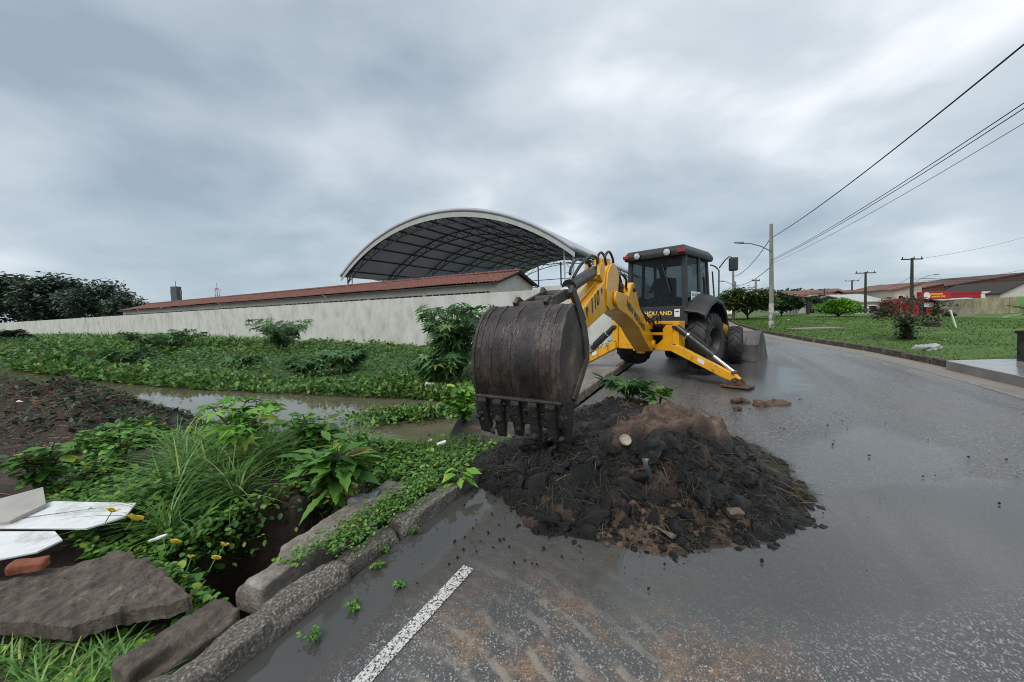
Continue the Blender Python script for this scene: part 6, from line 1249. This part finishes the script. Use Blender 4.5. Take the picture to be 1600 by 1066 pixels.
mb = MB(); mb.box((.2, -.35, sh_ + .35), (sw_ + .8, .5, 1.05)); sg = mb.build('sign_board', M_redp, store, .02)
mb = MB(); mb.lathe([(0, .001), (0, .46), (.03, .46)], (0, 0, 0), 'z', 24); o = mb.build('round_logo', M_white, sg); o.matrix_local = Matrix.Translation((-sw_ / 2 + .62, -.62, sh_ + .38)) @ Matrix.Rotation(R_(90), 4, 'X')
M_gold = mat('golden_lettering', [(.0, (.75, .42, .05))], rough=.5)
for k, (x0, w_, zz) in enumerate(((.0, 1.95, .58), (.35, 1.2, .24), (1.65, .6, .24))):
    q = 7 if w_ > 1 else 3
    for j in range(q):
        mb = MB(); mb.box((-.75 + x0 + w_ * (j + .5) / q, -.615, sh_ + zz - .05), (w_ / q * .78, .02, .22)); mb.build('sign_letter', M_gold, sg)
mb = MB(); mb.box((-.1, -.03, sh_ * .62), (1.35, .06, .58)); mb.build('notice_panel', M_white, store); mb = MB(); mb.box((1.05, -.04, sh_ * .42), (.9, .06, .28)); mb.build('small_panel', mat('pink_panel', [(.0, (.55, .30, .26))], rough=.6), store)
mb = MB(); mb.box((-.9, -.03, .9), (.9, .05, 1.7)); mb.build('doorway', M_dark, store)
o_, h2, w2 = building('red_annex', 1474, 1532, 459, 492, 54, 5, M_redp, 'long plain red parapet to the right of the shop sign', -.5, ('flat', .3), M_redp, [], cat='shop', over_=.05)
building('white_annex', 1532, 1558, 458, 492, 54.5, 5, M_white, 'white parapet block at the end of the red parapet', -.5, ('flat', .25), M_white, [], cat='building', over_=.05)
mb = MB(); a1, b1 = pY(1470, 469, 49.5), pY(1526, 466, 49.5); mb.raw([a1, b1, b1 + Vector((0, 1.2, .12)), a1 + Vector((0, 1.2, .12))] + [q - Vector((0, 0, .08)) for q in (a1, b1, b1 + Vector((0, 1.2, .12)), a1 + Vector((0, 1.2, .12)))], [(0, 1, 2, 3), (7, 6, 5, 4), (0, 4, 5, 1), (1, 5, 6, 2), (2, 6, 7, 3), (3, 7, 4, 0)]); o = mb.build('metal_awning', M_fascia); tagt(o, 'pale sheet awning above the mouldy wall next to the shop', 'awning')
building('cream_house', 1562, 1640, 458, 492, 53, 8, M_plaster, 'cream gabled house with dark roof edge at the right margin', -.5, ('gabley', 1.6), M_wood)
building('white_house', 1335, 1386, 472, 492, 56, 9, M_far[2], 'white house with pale sheet roof between the two dark poles', -.5, ('gablex', 1.2), M_fascia, [(.2, .5, 1.2, .9), (.55, .5, 1.1, .9)], door=(.85, .8, 1.9))
mb = MB(); mb.box((0, 0, 0), (.9, .06, .9)); o = mb.build('red_street_sign', M_redp); o.location = pY(1408, 471, 53); tagt(o, 'small red square sign with white figure under the plastered house', 'sign'); mb = MB(); mb.box((0, -.04, 0), (.22, .02, .5)); mb.build('white_figure', M_white, o); mb = MB(); mb.cyl((0, .05, -2.6), (0, .05, -.4), .05, 6); mb.build('post', M_pole, o)
building('low_house', 1262, 1290, 478, 492, 60, 8, M_far[2], 'low whitish house with dark tile roof behind the small dark tree', -.5, ('gablex', 1.4), M_tilef, [(.2, .5, .8, .8)])
building('red_house', 1240, 1260, 475, 492, 66, 8, M_far[3], 'reddish small house behind the bus shelter', -.5, ('gablex', 1.0), M_tilef, [(.5, .5, .8, .9)])
# hillside of distant houses
fh = [(1226, 1246, 470, 80), (1246, 1268, 464, 96), (1268, 1300, 466, 90), (1300, 1330, 462, 104), (1330, 1362, 464, 98), (1362, 1392, 463, 92), (1232, 1262, 458, 125), (1262, 1290, 456, 130), (1292, 1322, 454, 138), (1324, 1352, 456, 128), (1354, 1384, 458, 120), (1206, 1226, 468, 100), (1386, 1402, 460, 100), (1150, 1172, 472, 110), (1172, 1204, 470, 105)]
where = ['nearest the bus shelter', 'above the red house', 'above the low whitish house', 'above the bright bush', 'between the dark poles', 'above the white house', 'on the skyline left', 'on the skyline second from left', 'highest on the skyline', 'on the skyline behind the second dark pole', 'on the skyline over the white house', 'just right of the near pole', 'beside the narrow brick house', 'seen under the broad tree, left', 'seen under the broad tree, right']
for i, (a_, b_2, vt, Y) in enumerate(fh):
    building('hillside_house', a_, b_2, vt + 3, 490, Y, 7, M_far[i % 5], 'distant pale house with red tile roof ' + where[i], -.5, ('gablex', 6 / FPX * Y), M_tilef, [(.22, .78, 1.0, 1.1), (.7, .78, 1.0, 1.1)])['group' if False else 0]
# wooded skyline behind the houses
n = 9000; x = rng.uniform(.60, 1.12, n); Yh = rng.uniform(150, 175, n); X = x * Yh; Z = rng.random(n) ** .6 * (5.2 + 4.0 * fbm(X, X * 0, .035, 3) + 1.5 * fbm(X, X * 0, .15, 3)) + .5
o = scatter('skyline_wood', LEAF2, rots(n, -.6, .8, 1.2, 3.0), np.stack([X, Yh, Z], -1), M_leafhaze); o['kind'] = 'stuff'; o['label'] = 'dark wooded ridge behind the distant houses'; o['category'] = 'trees'
# bus shelter
b = pY(1245, 493, 50); sh2 = empty('bus_shelter', (b.x, b.y, .3), 0, 'small grey open shelter with flat roof on posts beyond the verge', 'shelter'); mb = MB(); mb.box((0, 0, 2.15), (3.6, 2.0, .14)); mb.build('roof', M_wood, sh2)
for x in (-1.4, -1.0, -.6, -.2): mb = MB(); mb.box((x, -.3, 1.0), (.22, .22, 2.2)); mb.build('post', M_pole, sh2)
mb = MB(); mb.box((1.1, -.5, 1.0), (.3, .3, 2.2)); mb.build('post', M_wood, sh2); mb = MB(); mb.box((-.3, .6, .5), (1.6, .4, .1)).box((-.9, .6, .2), (.1, .3, .5)).box((.3, .6, .2), (.1, .3, .5)); mb.build('bench', M_pole, sh2)
# far pedestrian
def walker(p, lab):
    nodes = [(0, 0, .92), (0, 0, 1.15), (0, 0, 1.38), (0, 0, 1.5), (0, 0, 1.66), (.18, 0, 1.38), (.26, -.03, 1.1), (.25, -.12, .86), (-.18, 0, 1.38), (-.26, 0, 1.1), (-.25, .06, .86), (.09, 0, .88), (.10, -.06, .48), (.10, -.1, .05), (-.09, 0, .88), (-.10, .05, .48), (-.10, .12, .05)]
    rad = [.14, .13, .15, .06, .10, .07, .05, .04, .07, .05, .04, .09, .065, .05, .09, .065, .05]; eds = [(0, 1), (1, 2), (2, 3), (3, 4), (2, 5), (5, 6), (6, 7), (2, 8), (8, 9), (9, 10), (0, 11), (11, 12), (12, 13), (0, 14), (14, 15), (15, 16)]
    me = bpy.data.meshes.new('person'); me.from_pydata(nodes, eds, []); o = bpy.data.objects.new('person', me); COL.objects.link(o); me.materials.append(M_cloth); sk = o.modifiers.new('skin', 'SKIN'); o.modifiers.new('sub', 'SUBSURF').render_levels = 1
    for i, r in enumerate(rad): me.skin_vertices[0].data[i].radius = (r, r); me.skin_vertices[0].data[i].use_root = i == 0
    o.location = p; tagt(o, lab, 'person')
b = pY(1267, 493, 54); walker((b.x, b.y, .3), 'distant person in dark clothes standing beside the shelter')
# cars far down the road
def car(u, v, Y, m, lab, ang):
    b = pY(u, v, Y); r = empty('parked_car', (b.x, b.y, -.43 if u > 1200 else .02), ang, lab, 'car', 'cars far down the street'); mb = MB()
    mb.prism([(-2.0, .28), (2.0, .28), (2.05, .62), (1.9, .80), (1.15, .88), (.55, 1.38), (-.95, 1.42), (-1.6, .95), (-2.0, .86), (-2.05, .5)], lambda x, z, w: Vector((x, w, z)), -.82, .82); mb.build('body', m, r, .06)
    for s in (-1, 1):
        mb = MB(); mb.prism([(1.0, .90), (.5, 1.30), (-.9, 1.34), (-1.4, .95)], lambda x, z, w: Vector((x, w, z)), s * .825 - .006, s * .825 + .006); mb.build('side_window', M_dark, r)
        for x in (-1.25, 1.25):
            mb = MB(); mb.cyl((x, s * .70, .31), (x, s * .86, .31), .31, 16); mb.build('wheel', M_rubber, r, .02)
    for s, x, z in ((1, .88, 1.12), (-1, -1.28, 1.2)):
        mb = MB(); mb.prism([(1.17, .90), (.60, 1.34), (.62, 1.36), (1.20, .915)] if s > 0 else [(-1.58, .98), (-1.0, 1.40), (-1.02, 1.42), (-1.61, .99)], lambda x_, z_, w: Vector((x_, w, z_)), -.7, .7); mb.build('windscreen', M_dark, r)
car(1136, 494, 60, M_white, 'white car parked far down the street behind the backhoe', R_(60)); car(1252, 493, 64, M_white, 'white car seen through the shelter', R_(5))
# communication towers on the left skyline
def tower(u, vb, vt, Y, w, m, lab, kind):
    b = pY(u, vb, Y); top = pY(u, vt, Y); H = top.z; r = empty('cell_tower', (b.x, b.y, 0), 0, lab, 'tower'); wd = w / FPX * Y
    if kind == 0:
        mb = MB(); mb.box((0, 0, H / 2), (wd, wd, H)); mb.build('shaft', m, r)
        for s in (-1, 1):
            mb = MB(); mb.box((s * wd * .85, 0, H * .86), (wd * .12, wd * .2, H * .12)).bar((0, 0, H * .83), (s * wd * .85, 0, H * .83), wd * .08); mb.build('antenna', M_pole, r)
    else:
        mb = MB()
        for x in (-1, 1):
            for y in (-1, 1): mb.bar((x * wd / 2, y * wd / 2, 0), (x * wd * .25, y * wd * .25, H), wd * .1)
        for k in range(9):
            z0, z1 = H * k / 9, H * (k + 1) / 9; mb.bar((-wd * (.5 - .25 * k / 9), -wd * .4, z0), (wd * (.5 - .25 * (k + 1) / 9), -wd * .4, z1), wd * .07)
        mb.build('lattice', m, r)
        for s in (-1, 1): mb = MB(); mb.box((s * wd * .8, 0, H * .93), (wd * .18, wd * .18, H * .08)).bar((0, 0, H * .9), (s * wd * .8, 0, H * .9), wd * .08); mb.build('antenna', M_white, r)
    mb = MB(); mb.cyl((0, 0, H * .98), (0, 0, H * 1.13), wd * .05, 5); mb.build('mast', M_pole, r)
tower(278, 500, 448, 110, 9, mat('dark_tower', [(.0, (.10, .11, .12))], rough=.8), 'square dark grey tower with side antennas behind the tiled roof', 0)
tower(342, 500, 450, 150, 6, mat('red_white_tower', [(.45, (.45, .10, .08)), (.5, (.62, .60, .58))], rough=.7, scale=.35, detail=0, stretch=(.01, .01, 1)), 'slim red and white lattice mast right of the dark tower', 1)
